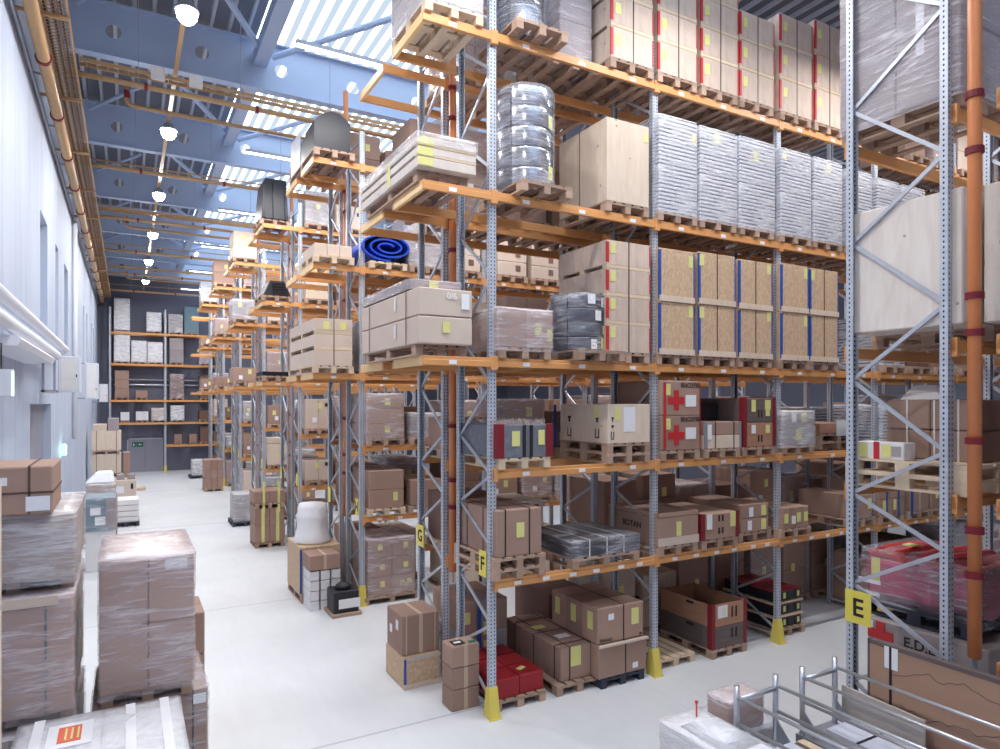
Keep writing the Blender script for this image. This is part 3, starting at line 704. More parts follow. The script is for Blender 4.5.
load('crates', 7.80,8.61, 7.58,8.78, 4.710,1.64, 'pair of chipboard crates with yellow labels left, middle of second bay, rack F', cat='crates', nz=2, mat='osb', edge='blue_strip', ledge=1, feet=.0, xs=(.5,), front=[(.08,.92,.1,.18,Y_),(.08,.42,.1,.18,Y_)])
load('crates', 8.70,9.50, 7.58,8.78, 4.710,1.62, 'pair of chipboard crates at the right end of second bay, rack F', cat='crates', nz=2, mat='osb', edge='blue_strip', ledge=1, feet=.0, xs=(.5,), front=[(.9,.93,.09,.16,Y_),(.9,.44,.09,.16,Y_)])
load('crates', 9.73,10.44, 7.58,8.78, 4.710,1.66, 'pair of chipboard crates at the left of third bay, rack F', cat='crates', nz=2, mat='osb', edge='blue_strip', ledge=1, feet=.0, front=[(.9,.92,.09,.18,Y_),(.9,.42,.09,.18,Y_)])
load('crates', 10.49,11.28, 7.58,8.78, 4.710,1.65, 'pair of chipboard crates half behind the E frame, third bay, rack F', cat='crates', nz=2, mat='osb', edge='blue_strip', ledge=1, feet=.0, xs=(.5,), front=[(.1,.92,.09,.18,Y_)])
load('crates', 3.10,3.89, 7.58,9.88, 6.880,0.37, 'flat pale timber crates under a plastic sheet, overhanging end of rack F', cat='crates', nz=3, mat='plywash', edge=None, feet=.03, front=[(.12,.84,.2,.1,Y_),(.12,.5,.2,.1,Y_),(.12,.17,.2,.1,Y_)], side=[(.45,.5,.1,.34,Y_)], pd=2.0, pw=.7)
load('coils', 4.43,5.27, 7.56,8.40, 6.880,1.38, 'big silver wrapped coil stack beside the front upright, fourth beam of rack F', cat='coils', nz=5, mat='coil_metal', film='film_clear', front=[(.72,.66,.1,.18,Y_),(.72,.16,.1,.18,Y_)])
load('crates', 5.99,6.78, 7.58,8.78, 6.880,1.20, 'single large plywood crate on the fourth beam of rack F', cat='crate', nz=1, mat='ply', edge=None, ys=(.55,), smat='seam', front=[(.92,.85,.08,.12,Y_)], pal='pallet_wood')
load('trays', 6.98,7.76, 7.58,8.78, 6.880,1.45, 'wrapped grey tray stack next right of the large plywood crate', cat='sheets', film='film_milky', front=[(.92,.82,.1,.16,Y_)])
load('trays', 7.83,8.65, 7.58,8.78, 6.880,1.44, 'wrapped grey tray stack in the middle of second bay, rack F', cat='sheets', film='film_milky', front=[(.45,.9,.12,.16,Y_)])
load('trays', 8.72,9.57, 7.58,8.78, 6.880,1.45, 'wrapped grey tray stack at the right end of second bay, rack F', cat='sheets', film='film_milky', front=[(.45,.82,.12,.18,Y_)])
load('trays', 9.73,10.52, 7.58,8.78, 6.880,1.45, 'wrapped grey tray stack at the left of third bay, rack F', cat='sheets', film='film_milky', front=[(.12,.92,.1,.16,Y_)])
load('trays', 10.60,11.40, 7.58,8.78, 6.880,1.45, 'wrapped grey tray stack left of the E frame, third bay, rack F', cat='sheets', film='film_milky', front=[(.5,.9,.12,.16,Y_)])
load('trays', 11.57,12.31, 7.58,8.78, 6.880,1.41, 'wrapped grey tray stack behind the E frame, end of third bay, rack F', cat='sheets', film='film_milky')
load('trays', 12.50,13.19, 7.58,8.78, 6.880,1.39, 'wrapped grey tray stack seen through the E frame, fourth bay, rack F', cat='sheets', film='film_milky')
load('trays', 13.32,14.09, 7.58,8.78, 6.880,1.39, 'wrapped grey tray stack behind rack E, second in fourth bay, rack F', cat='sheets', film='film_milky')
load('cartons', 3.19,4.00, 7.58,8.78, 8.960,1.20, 'grey wrapped load overhanging the top beam of rack F', pw=.8, n=(2,2,3), mat='carton_grey', film='film_milky', cat='wrapped load', pal='pallet_pale')
load('coils', 4.43,5.13, 7.63,8.33, 8.960,1.61, 'silver coil stack on the top beam of rack F', cat='coils', nz=4, film='film_clear')
load('cartons', 5.40,5.97, 7.90,9.10, 8.960,1.59, 'violet wrapped cartons beside the red-edged crates, top beam, rack F', n=(1,1,3), mat='carton_grey', film='film', cat='wrapped load')
load('crates', 6.07,6.86, 7.58,8.78, 8.960,1.80, 'plywood crate stack with red corners, leftmost on top beam of rack F', cat='crates', mat='ply_grain', edge='red_strip', xs=(.52,), nz=4, front=[(.16,0.15,.1,.16,Y_),(.16,0.40,.1,.16,Y_),(.16,0.65,.1,.16,Y_),(.16,0.90,.1,.16,Y_)])
load('crates', 6.96,7.76, 7.58,8.78, 8.960,1.87, 'red-cornered crate stack, first of second bay, top beam of rack F', cat='crates', mat='ply_grain', edge='red_strip', xs=(.52,), nz=4, front=[(.16,0.15,.1,.16,Y_),(.16,0.40,.1,.16,Y_),(.16,0.65,.1,.16,Y_),(.16,0.90,.1,.16,Y_)])
load('crates', 7.85,8.68, 7.58,8.78, 8.960,1.85, 'red-cornered crate stack, middle of second bay, top beam of rack F', cat='crates', mat='ply_grain', edge='red_strip', xs=(.52,), nz=4, front=[(.16,0.15,.1,.16,Y_),(.16,0.40,.1,.16,Y_),(.16,0.65,.1,.16,Y_),(.16,0.90,.1,.16,Y_)])
load('crates', 8.72,9.55, 7.58,8.78, 8.960,1.44, 'red-cornered crate stack, last of second bay, top beam of rack F', cat='crates', mat='ply_grain', edge='red_strip', xs=(.52,), nz=3, front=[(.16,0.20,.1,.16,Y_),(.16,0.53,.1,.16,Y_),(.16,0.87,.1,.16,Y_)])
load('crates', 9.70,10.55, 7.58,8.78, 8.960,1.67, 'red-cornered crate stack, first of third bay, top beam of rack F', cat='crates', mat='ply_grain', edge='red_strip', xs=(.52,), nz=3, front=[(.16,0.20,.1,.16,Y_),(.16,0.53,.1,.16,Y_),(.16,0.87,.1,.16,Y_)])
load('crates', 10.63,11.42, 7.58,8.78, 8.960,1.82, 'red-cornered crate stack beside the E frame, top beam of rack F', cat='crates', mat='ply_grain', edge='red_strip', xs=(.52,), nz=3, front=[(.16,0.20,.1,.16,Y_),(.16,0.53,.1,.16,Y_),(.16,0.87,.1,.16,Y_)])
load('cartons', 4.20,5.05, 7.58,8.78, 3.250,0.44, 'open grey felt box of shredded fibre with maroon corners, rack F', cat='box', name='fibre_box', mat='grey_felt', n=(1,1,1), front=[(.33,.58,.12,.2,Y_),(.8,.6,.1,.2,Y_),(.06,.25,.05,.08,W_)], pal='pallet_pale')
load('crates', 6.01,6.80, 7.58,8.78, 3.250,0.57, 'pale plywood crate with arrow marks on two pallets, rack F', cat='crate', nz=1, mat='ply', edge=None, front=[(.22,.75,.1,.18,Y_),(.5,.6,.22,.36,W_)], side=[(.22,.8,.1,.18,Y_)], npal=2, plabel='wooden pallet of the doubled pair under the plywood crate, rack F')
load('cartons', 7.02,7.83, 7.58,8.78, 3.250,1.07, 'two stacked cartons with big red crosses on rack F', cat='cartons', name='red_cross_cartons', n=(1,1,2), mat='carton', front=[(.17,.87,.1,.17,Y_),(.17,.38,.1,.17,Y_),(.75,.71,.22,.18,W_),(.75,.24,.22,.18,W_)])
load('cartons', 7.91,8.75, 7.58,8.78, 3.250,0.43, 'low strapped crate with pale lower half beside the red-cross cartons', cat='crate', name='low_crate', n=(1,1,2), mat=('ply','carton'), xs=(.3,.8), front=[(.14,.62,.1,.24,W_)])
load('cartons', 8.82,9.57, 7.58,8.78, 3.250,0.81, 'two wooden collar boxes with maroon corners, second beam of rack F', cat='boxes', name='collar_box_stack', n=(1,1,2), mat=('collar_wood','collar_old'), front=[(.3,.84,.1,.2,Y_),(.76,.86,.14,.16,Y_),(.76,.7,.1,.12,Y_),(.3,.36,.1,.14,W_),(.76,.36,.1,.14,Y_)])
load('cartons', 9.75,10.63, 7.58,8.78, 3.250,0.59, 'milky wrapped cartons at the left of third bay, second beam, rack F', n=(2,2,2), mat='carton_grey', film='film_milky', front=[(.5,.3,.16,.2,Y_),(.65,.8,.14,.18,Y_),(.35,.82,.12,.18,W_)], cat='wrapped load')
load('cartons', 11.36,12.53, 8.00,9.20, 3.250,0.20, 'low wooden box with white sheet beside the E frame, rack F', cat='crate', name='low_crate', mat='collar_wood', front=[(.55,.5,.3,.3,W_)], npal=2, plabel='wooden pallet of the doubled pair beside the E frame, rack F')
load('cartons', 4.18,4.89, 7.58,8.78, 1.810,0.62, 'carton with two dark straps, first load over the F sign', n=(1,1,1), mat='carton', xs=(.2,.72), ys=(.3,.7), front=[(.52,.55,.12,.2,Y_)], py=-.02, npal=2, plabel='wooden pallet of the doubled pair beside the F sign')
load('cartons', 5.38,6.61, 7.58,8.78, 1.810,0.24, 'flat bundle of black sheets with white strings on rack F', cat='bundle', name='sheet_bundle', mat='black_plastic', n=(1,1,1), xs=(.25,.5,.75), smat='strap_white', film='film_clear', drop=0)
load('cartons', 6.96,7.80, 7.58,8.78, 1.810,0.44, 'open-topped carton with a yellow sheet, second bay, lowest beam, rack F', mat='carton', n=(1,1,1), front=[(.5,.55,.1,.22,Y_)], cat='carton', name='open_carton')
load('cartons', 7.87,8.68, 7.58,8.78, 1.810,0.41, 'carton box with maroon corners, second bay, lowest beam, rack F', cat='box', name='collar_box', n=(1,1,1), mat='carton', front=[(.2,.7,.12,.24,W_),(.85,.72,.12,.24,Y_)])
load('cartons', 8.89,9.57, 7.70,8.90, 1.810,0.47, 'two small cartons stacked at the end of second bay, lowest beam', n=(1,1,2), front=[(.35,.72,.1,.16,W_),(.8,.75,.12,.18,Y_),(.3,.25,.1,.16,W_),(.8,.25,.12,.18,Y_)])
load('cartons', 9.78,10.46, 7.58,8.78, 1.810,0.37, 'row of four small labelled cartons, third bay, lowest beam, rack F', n=(4,2,1), front=[(.12,.5,.1,.16,Y_),(.4,.4,.1,.14,W_),(.6,.5,.1,.16,Y_),(.88,.5,.1,.16,Y_)])
load('cartons', 11.78,12.31, 7.58,8.78, 1.810,0.45, 'blue-edged carton behind the E frame, third bay, lowest beam, rack F', n=(1,1,1), front=[(.85,.6,.12,.2,Y_),(.08,.5,.08,.5,'blue_strip')])
load('cartons', 12.53,13.39, 7.58,8.78, 1.810,0.64, 'four cartons with blue edge strips seen through the E frame', n=(2,1,2), front=[(.3,.5,.05,.7,'blue_strip'),(.75,.5,.05,.7,'blue_strip'),(.2,.3,.1,.2,Y_),(.6,.3,.1,.2,Y_)])
load('cartons', 13.60,14.24, 7.58,8.78, 1.810,0.46, 'taped carton with a blue edge left of upright, fourth bay, rack F', n=(1,1,1), tape=1, front=[(.05,.5,.08,.6,'blue_strip')])
load('cartons', 14.31,15.06, 7.58,8.78, 1.810,0.41, 'carton right of the blue-edged carton, fourth bay, lowest beam, rack F', n=(1,1,1), front=[(.6,.6,.06,.4,'blue_strip'),(.3,.7,.1,.16,Y_)])

# ---- marks and corner posts that belong to particular loads
def on_front(t, name, mat, rects, thick=.004, lab=None):
    """rects as (fx0, fx1, fz0, fz1) fractions of the front face, one mesh"""
    w, d, h = t['dims']; g = G()
    for a, b, c, e in rects: g.box(-w/2+a*w, -w/2+b*w, -d/2-thick-.002, -d/2-.001, c*h, e*h)
    return g.go(name, mat, t)
def corner_posts(t, mat, wd=.05):
    w, d, h = t['dims']
    for s in (-1, 1):
        x0, x1 = (-w/2-.012, -w/2+wd) if s < 0 else (w/2-wd, w/2+.012)
        xx = (-w/2-.012, -w/2) if s < 0 else (w/2, w/2+.012)
        G().box(x0, x1, -d/2-.012, -d/2, 0, h+.01).box(xx[0], xx[1], -d/2, -d/2+wd*1.6, 0, h+.01).go('corner_post', mat, t, bevel=.003)
def find(txt): return next(o for o in C.objects if o.get('label', '').startswith(txt))
t = find('two stacked cartons with big red crosses'); w, d, h = t['dims']
on_front(t, 'red_cross', 'red_strip', [(.17,.58,.165,.265),(.32,.44,.08,.165),(.32,.44,.265,.36)])
on_front(t, 'red_cross', 'red_strip', [(.17,.58,.665,.765),(.32,.44,.58,.665),(.32,.44,.765,.86)])
on_front(t, 'edge_stripe', 'red_strip', [(.06,.12,.03,.97)]); on_front(t, 'edge_stripe', 'red_strip', [(.985,.999,.03,.97)])
for fz in (.44, .93): text_part(t, 'BRACO/TRE', .10, (w*.24, -d/2-.002, fz*h), sx=.75)
t = find('two wooden collar boxes with maroon'); corner_posts(t, 'maroon', .06)
on_front(t, 'handling_mark', 'ink', [(.44,.48,.10,.24),(.54,.58,.10,.24)]); on_front(t, 'handling_mark', 'ink', [(.44,.48,.60,.76),(.54,.58,.60,.76)])
t = find('open grey felt box'); corner_posts(t, 'maroon', .10); w, d, h = t['dims']
on_front(t, 'dark_band', 'ink', [(.45,.51,.02,.98)]); on_front(t, 'dark_band', 'ink', [(.58,.64,.02,.98)])
rr = random.Random(3); g = G()
for i in range(420):
    x, y = rr.uniform(-w/2+.03, w/2-.03), rr.uniform(-d/2+.02, d/2-.02); a = rr.uniform(0, PI); l = rr.uniform(.03, .07); z = h-.02+rr.uniform(0, .03)
    p = Vector((x, y, z)); q = p+Vector((math.cos(a)*l*.6, math.sin(a)*l*.6, rr.uniform(.02, .075))); g.tube([p, (p+q)/2+Vector((0,0,.02)), q], .008, 4)
f = g.go('fibre_heap', 'fibre', t); f['kind'] = 'stuff'
t = find('pale plywood crate with arrow'); w, d, h = t['dims']
on_front(t, 'handling_mark', 'ink', [(.08,.13,.62,.66),(.095,.115,.55,.62),(.08,.13,.40,.46),(.07,.14,.10,.12),(.07,.085,.12,.3),(.125,.14,.12,.3)])
for yy, s in ((-.35, 1), (.35, 1)):
    G().box(-w/2-.004, -w/2-.001, yy-.04, yy+.04, h*.62, h*.67).box(-w/2-.004, -w/2-.001, yy-.02, yy+.02, h*.52, h*.62).box(-w/2-.004, -w/2-.001, yy-.05, yy+.05, h*.12, h*.15).box(-w/2-.004, -w/2-.001, yy-.05, yy-.03, h*.15, h*.36).box(-w/2-.004, -w/2-.001, yy+.03, yy+.05, h*.15, h*.36).go('handling_mark', 'ink', t)
t = find('low strapped crate'); on_front(t, 'steel_corner', 'metal_grey', [(.0,.09,.0,1.)]); on_front(t, 'steel_corner', 'metal_grey', [(.95,1.,.0,1.)])
t = find('carton box with maroon corners'); corner_posts(t, 'maroon', .06); on_front(t, 'handling_mark', 'ink', [(.44,.48,.68,.92),(.54,.58,.68,.92),(.44,.48,.2,.44),(.54,.58,.2,.44)])
t = find('open-topped carton'); on_front(t, 'lower_band', 'carton_pale', [(0,1.,0,.28)])
w, d, h = t['dims']; text_part(t, 'BOTAN', .13, (-w/2-.002, 0, h*.6), face='side'); G().box(-w/2,-w/2+.01,-d/2,d/2,h,h+.06).box(w/2-.01,w/2,-d/2,d/2,h,h+.06).box(-w/2,w/2,d/2-.01,d/2,h,h+.06).box(-w/2,w/2,-d/2,-d/2+.01,h,h+.06).go('open_flaps', 'carton', t)
t = find('two long pale telescopic'); w, d, h = t['dims']
text_part(t, '0/6', .11, (w*.1, -d/2-.002, h*.86), 'sticker_white')
load('cartons', 3.12,3.84, 7.9,9.85, 4.71+.144+.71,.13, 'flat taped carton pack lying on the two long pale cartons', mat='carton_grey', n=(2,1,1), film='film', front=[(.45,.5,.13,.12,Y_)], pal=None, cat='carton', name='flat_carton_pack')
load('none', 3.08,3.91, 7.56,9.9, 6.88+.144+.375,.03, 'folded plastic sheet covering the flat timber crates on rack F', pal=None, cat='sheet', name='cover_sheet', film='film_milky', drop=.10)
load('cartons', 7.85,8.75, 8.05,9.0, 3.25+.144+.44,.30, 'large dark box resting on the low strapped crate, rack F', mat='black_plastic', pal=None, cat='box', name='dark_box')

# ---- floor of racks F and G
pallet(4.67, 8.36, 0, 'grey pallet under the red boxes at the F end upright')
i = 0
RB = ['front left','front right','middle left','middle right','back left','back right']
for b in range(3):
    for a in range(2):
        t = tag(put('red_box', bxm(.385, .37, .25, 'red_box', .008), None, (4.47+.40*a, 7.98+.39*b+(.02 if a else 0), .144)), 'dark red box, %s of the six on a pallet' % RB[i], 'box', 'red boxes by the F upright')
        put('lid', cmesh(('lid',), lambda: G().box(-.19,.19,-.182,.182,0,.012).mesh('lid','red_box',.004)), t, (0,0,.25)); i += 1
        if b == 0 and a == 1: put('label_sheet', cmesh(('ls1',), lambda: G().box(-.07,.07,-.04,.04,0,.003).mesh('label_sheet','sticker_yellow')), t, (-.05,.02,.263), .4)
for y, n in ((8.36, 'front'), (9.58, 'rear')): pallet(5.66, y, 0, n+' of two pallets in line under the long strapped carton bundle')
t = load('cartons', 5.38,6.0, 7.85,9.45, .144,.48, 'long strapped bundle of cartons on two pallets, first bay floor', n=(1,6,1), mat='carton', xs=(.25,.85), ys=(.1,.45,.8), front=[(.42,.7,.18,.28,Y_)], pal=None)
G().box(-.1,.12,-.45,-.3,.485,.49).go('label_sheet', 'sticker_white', t); G().box(-.2,.0,.05,.2,.485,.49).go('label_sheet', 'sticker_yellow', t)
load('cartons', 5.90,6.80, 7.65,8.85, 0,.49, 'lower printed carton on the dark plastic pallet, first bay floor', pal='pallet_dark', n=(1,1,1), front=[(.75,.2,.1,.08,W_)], xs=(.55,), cat='carton', name='large_carton', pw=.8, plabel='dark plastic pallet under the big printed cartons, first bay floor')
t = load('cartons', 5.90,6.76, 7.67,8.87, .144+.495,.52, 'upper group of three cartons on the big printed carton', pal=None, n=(1,3,1), xs=(.55,), cat='cartons', front=[(.8,.62,.14,.24,Y_),(.28,.72,.1,.09,W_)], side=[(.15,.6,.13,.26,Y_),(.5,.6,.13,.26,Y_),(.85,.6,.13,.26,Y_)])
text_part(t, 'FRAGILE', .06, (-.28, -.602, .05)); on_front(t, 'handling_mark', 'ink', [(.9,.94,.06,.12),(.97,.99,.06,.12)])
on_front(find('lower printed carton'), 'top_batten', 'carton_pale', [(.0,1.01,.93,1.0)], .03)
pallet(7.52, 8.38, 0, 'empty wooden pallet on the floor beside the second F upright', mat='pallet_pale')
t = load('none', 8.20,8.98, 7.68,8.86, 0,.72, 'two-tier wooden collar box with maroon corners on the floor', cat='box', name='collar_box', plabel='wooden pallet under the floor collar box')
for k, m in ((0, 'collar_old'), (1, 'collar_wood')):
    z0, z1 = k*.36, k*.36+.355
    G().box(-.39,.39,-.59,-.57,z0,z1).box(-.39,.39,.57,.59,z0,z1).box(-.39,-.37,-.57,.57,z0,z1).box(.37,.39,-.57,.57,z0,z1).go('collar', m, t)
G().box(-.37,.37,-.57,.57,.0,.02).go('bottom_board', 'collar_old', t)
corner_posts(t, 'maroon', .06); stickers(t, .78, 1.18, .72, [(.3,.82,.22,.2,W_),(.34,.82,.1,.14,Y_)])
on_front(t, 'handling_mark', 'ink', [(.56,.6,.66,.9),(.68,.72,.66,.9),(.56,.6,.2,.42),(.68,.72,.2,.42)])
for k, (y, z) in enumerate(((-.1,.66),(-.1,.30))): G().box(-.394,-.39,y-.08,y+.08,z-.02,z+.02).go('hand_slot', 'ink', t)
pallet(10.28, 8.42, 0, 'wooden pallet under the tiers of black battery blocks')
for tier in range(3):
    for b in range(4):
        for a in range(4):
            if tier < 2 and 0 < a < 3 and 0 < b < 3: continue
            t = tag(put('battery_block', bxm(.17, .26, .18, 'black_plastic', .01), None, (9.99+.185*a, 7.99+.285*b, .144+tier*.235)), 'black battery block on the floor pallet, %s tier, %s row, %s column' % (('lower','middle','upper')[tier], ('front','second','third','back')[b], ('left','inner left','inner right','right')[a]), 'battery', 'black battery blocks on one pallet')
            put('red_rim', cmesh(('rim',), lambda: G().box(-.087,.087,-.132,.132,0,.016).mesh('red_rim','maroon')), t, (0,0,.165))
            if b == 0 and a in (1,3): put('label_sheet', cmesh(('bl',), lambda: G().box(-.03,.03,-.003,0,-.05,.05).mesh('label_sheet','sticker_yellow')), t, (0,-.132,.09))
    if tier < 2:
        tag(G().box(-.39,.39,-.58,.58,0,.035).go('tier_board', 'pallet_pale', None, (10.27, 8.42, .144+tier*.235+.19)), 'thin board between %s tiers of black battery blocks' % ('lower','upper')[tier], 'board', 'tier boards')
# boxes standing at the aisle end of G and F
OSBC = load('cartons', 3.46,4.04, 9.03,9.78, 0,.46, 'chipboard crate with blue edge on the floor by the G upright', mat='osb', pal=None, cat='crate', name='chipboard_crate', n=(1,1,1))
G().box(-.29,.29,-.40,-.375,0,.07).go('foot_batten', 'ply', OSBC); on_front(OSBC, 'edge_strip', 'blue_strip', [(.02,.08,.14,.92)]); on_front(OSBC, 'top_batten', 'board_grey', [(.1,1.,.86,.96)])
t = load('cartons', 3.46,4.05, 9.08,9.72, .46,.58, 'taped carton standing on the chipboard crate', tape=1, pal=None, cat='carton', name='carton'); on_front(t, 'side_tape', 'tape', [(.10,.13,.0,1.)]); on_front(t, 'side_tape', 'tape', [(.86,.89,0,1.)])
stickers(t, .59, .64, .58, (), [(.3,.7,.1,.14,W_),(.7,.5,.1,.12,W_)])
for k, n in enumerate(('bottom','middle','top')):
    t = load('cartons', 3.77,4.19, 8.05,8.38, k*.29,.287, 'small brown carton, %s of three stacked by the F guard' % n, tape=1, pal=None, cat='carton', name='carton', group='small cartons stacked by the F guard')
G().box(-.15,.02,-.12,.06,.288,.292).go('label_sheet', 'ink', t); G().box(-.12,-.02,-.06,0,.292,.294).go('label_text', 'sticker_white', t); G().box(.08,.18,-.12,-.04,.288,.291).go('label_sheet', 'green_box', t)
load('cartons', 4.40,5.2, 9.05,10.15, 0,.95, 'tall grey-brown cartons with a blue band behind the F upright', mat=('carton_grey','carton'), n=(3,1,2), front=[(.12,.75,.1,.18,Y_),(.38,.6,.06,.7,'blue_strip'),(.55,.55,.13,.2,Y_),(.55,.25,.13,.2,Y_)], plabel='pallet under the blue-banded cartons behind F upright')
load('cartons', 6.0,6.8, 9.1,10.2, 0,.85, 'dark cartons with blue edge at the back of first bay', mat='carton_dark', n=(2,1,1), front=[(.2,.6,.14,.24,Y_),(.6,.5,.05,.7,'blue_strip')], plabel='pallet under the dark blue-edged cartons, first bay back')

# ---- rack E at the right
load('cartons', 6.72,7.6, 3.30,4.50, 6.88,2.05, 'tall glossy wrapped carton tower high on rack E', n=(1,2,3), mat='carton_grey', film='film', cat='wrapped load', side=[(.3,.45,.08,.9,W_)])
load('cartons', 6.72,8.9, 3.28,4.42, 4.71,1.27, 'big whitewashed plywood case on rack E with a dark strap', mat='plywash', pal='pallet_wood', cat='crate', name='plywood_case', pw=1.2, ys=(.93,))
load('cartons', 6.86,8.9, 1.95,3.18, 4.71,1.27, 'second plywood case right of the orange riser, cut by the edge', mat='plywash', cat='crate', name='plywood_case', pw=1.2, pd=1.1)
pallet(7.35, 3.85, 3.25, 'lower of two pale pallets on the second beam, rack E', 1.2, 1.2, 'pallet_pale')
pallet(7.35, 3.85, 3.25+.144, 'upper of two pale pallets on the second beam, rack E', 1.2, 1.2, 'pallet_pale')
t = load('cartons', 6.80,7.02, 3.86,4.36, 3.538,.18, 'low white and red printed carton on rack E pallets', mat='white_box', pal=None, cat='carton', name='printed_carton', side=[(.85,.5,.1,.14,Y_),(.35,.5,.1,.13,Y_)])
G().box(-.115,-.11,.0,.06,0,.18).go('red_stripe', 'red_strip', t); G().box(-.115,-.111,-.22,-.12,.04,.14).go('print', 'carton_grey', t)
for k, n in ((0,'lower'),(1,'upper')): load('cartons', 7.15,7.75, 3.35,4.25, 3.538+.31*k,.305, n+' tall brown cartons with white straps on rack E', n=(1,2,1), ys=(.2,.45,.75), smat='strap_white', pal=None, cat='cartons')
t = tag(G().hexa([(-.25,-.2),(.25,-.2),(.25,.2),(-.25,.2)], [(.05,-.1),(.2,-.1),(.2,.12),(.05,.12)], 0, .16).go('white_bag', 'white_sheet', None, (7.45, 4.0, 4.155), .3, bevel=.02), 'crumpled white bag on the upper white-strapped cartons, rack E', 'bag')
t = load('none', 7.42,8.5, 3.45,4.70, 1.735,.58, 'pink and red film-wrapped rolls above the red-cross case, rack E', pal='pallet_dark', cat='wrapped load', name='wrapped_rolls', film='film_clear', pw=1.2, side=[(.86,.62,.10,.26,Y_),(.92,.36,.26,.05,W_),(.92,.12,.24,.05,W_)], plabel='dark pallet under the pink wrapped rolls on rack E')
G().box(-.54,.54,-.24,.615,0,.53).go('wrapped_bale', 'pink_wrap', t, bevel=.10)
for xx in (-.27, .27): G().tube([(xx,-.60,.29),(xx,-.22,.29)], .27, 24).go('fabric_roll', 'pink_wrap', t, smooth=False)
g = G(); rr = random.Random(9)
for k in range(5): 
    y = -.45+.22*k; g.tube([(-.5,y,.53+rr.uniform(0,.04)),(-.2,y+rr.uniform(-.06,.06),.56+rr.uniform(-.02,.03)),(.15,y+rr.uniform(-.06,.06),.55),(.5,y,.53)], rr.uniform(.05,.08), 10)
g.box(-.5,.5,-.58,.56,.50,.56)
g.go('red_tarpaulin', 'red_strip', t)
G().box(-.32,-.18,.16,.28,.635,.65).go('label_sheet', 'sticker_yellow', t)
t = load('cartons', 7.25,9.05, 3.3,4.52, .0,1.585, 'big case with red cross under the pink rolls, rack E floor', mat='carton_grey', cat='crate', name='red_cross_case', pw=1.2)
def side_marks(*r): 
    g = G()
    for ya, yb, za, zb in r: g.box(-.907, -.8995, ya-3.86, yb-3.86, za-.144, zb-.144)
    return g
side_marks((4.18,4.46,1.52,1.62),(4.27,4.37,1.62,1.71),(4.27,4.37,1.43,1.52)).go('red_cross', 'red_strip', t)
side_marks((4.40,4.47,1.625,1.70)).go('label_sheet', 'sticker_white', t)
text_part(t, 'E.D.L', .15, (-.901, .05, 1.42), face='side'); text_part(t, 'OCMEMT', .085, (-.901, -.01, 1.27), face='side')
load('cartons', 7.0,8.2, 1.95,3.0, 3.25,.85, 'violet wrapped cartons on rack behind E, second beam', n=(1,2,2), mat='carton_grey', film='film', cat='wrapped load', side=[(.6,.6,.14,.14,W_)])
load('cartons', 7.0,8.2, 1.95,3.0, 1.81,.95, 'dark wrapped cartons on rack behind E, lowest beam', n=(1,2,2), mat='carton_dark', film='film_clear', cat='wrapped load', ys=(.6,), smat='strap_white')
# wooden panel leaning upright against the end of rack E
pn = thing('wood_panel', 'tall brown wooden panel standing before the end of rack E', 'panel', (6.47, 2.84, 0))
G().box(-.03,.03,-1.15,1.15,0,1.74).go('board', 'panel_wood', pn); G().box(-.034,.034,-1.16,1.16,1.74,1.78).box(-.034,.034,1.15,1.17,0,1.78).go('edge_frame', 'collar_old', pn)
G().box(-.034,-.03,.93,.955,.2,1.76).go('strap', 'strap_black', pn); G().box(-.036,-.034,.87,.93,1.55,1.76).box(-.036,-.034,.955,1.0,1.55,1.76).go('label_sheet', 'sticker_white', pn)
rr = random.Random(5)
for s in range(3):
    pts = []; y = .95-.1*s; z = 1.5-.25*s
    while y > -.6+.3*s: pts.append((-.0305, y, z)); y -= .06; z += rr.uniform(-.05, .04)
    G().tube(pts, .0035, 5).go('stain_line', 'collar_old', pn)
pg = tag(G().ext([(3.43,0),(4.24,0),(4.24,1.24),(3.43,1.21)], 'x', 6.37, 6.395).go('grey_board', 'board_grey'), 'grey board standing between tube stillages and the brown panel', 'board')
# two tube-railed stillages carrying grey sheets on a stack
def stillage(x0, x1, lab, z=.9):
    t = thing('tube_stillage', lab, 'stillage', ((x0+x1)/2, 4.27, 0)); w = (x1-x0)/2
    for s in (-1, 1):
        for y in (0, -2.6):
            G().tube([(s*w,y,z-.1),(s*w,y,z+.63)], .026, 12).go('post', 'metal_bright', t, smooth=True)
            G().ext([(y-.02,z),(y-.22,z),(y-.02,z+.2)], 'x', s*w-.006, s*w+.006).go('gusset', 'metal_grey', t)
        for zz in (z+.53, z+.29): G().tube([(s*w,0,zz),(s*w,-2.6,zz)], .017, 10).go('rail', 'metal_bright', t, smooth=True)
    for y in (0, -2.6): G().tube([(-w,y,z+.50),(w,y,z+.50)], .024, 10).go('cross_tube', 'metal_bright', t, smooth=True)
    G().box(-w-.03,w+.03,-2.65,.05,z-.12,z-.04).go('base_frame', 'metal_grey', t)
    for y in (-.3, -2.3):
        for s in (-1, 1): G().box(s*w-.04,s*w+.04,y-.04,y+.04,0,z-.12).go('leg', 'metal_grey', t)
    b = load('none', x0+.05, x1-.05, 1.75, 4.12, z-.04,.14, 'grey sheet bundle lying in the %s tube stillage' % lab.split()[0], pal=None, cat='sheets', name='sheet_bundle')
    for k in range(4): G().box(-w+.06,w-.06,-1.18+.01*k,1.18-.02*k,k*.035,k*.035+.031).go('sheet', 'grey_sheet', b)
    for y in (-.6,.2,.8): G().box(-w+.05,w-.05,y-.012,y+.012,.137,.143).go('strap', 'strap_black', b)
    return t
stillage(4.87, 5.40, 'left tube-railed steel stillage at the bottom right')
stillage(5.79, 6.30, 'right tube-railed steel stillage at the bottom right')
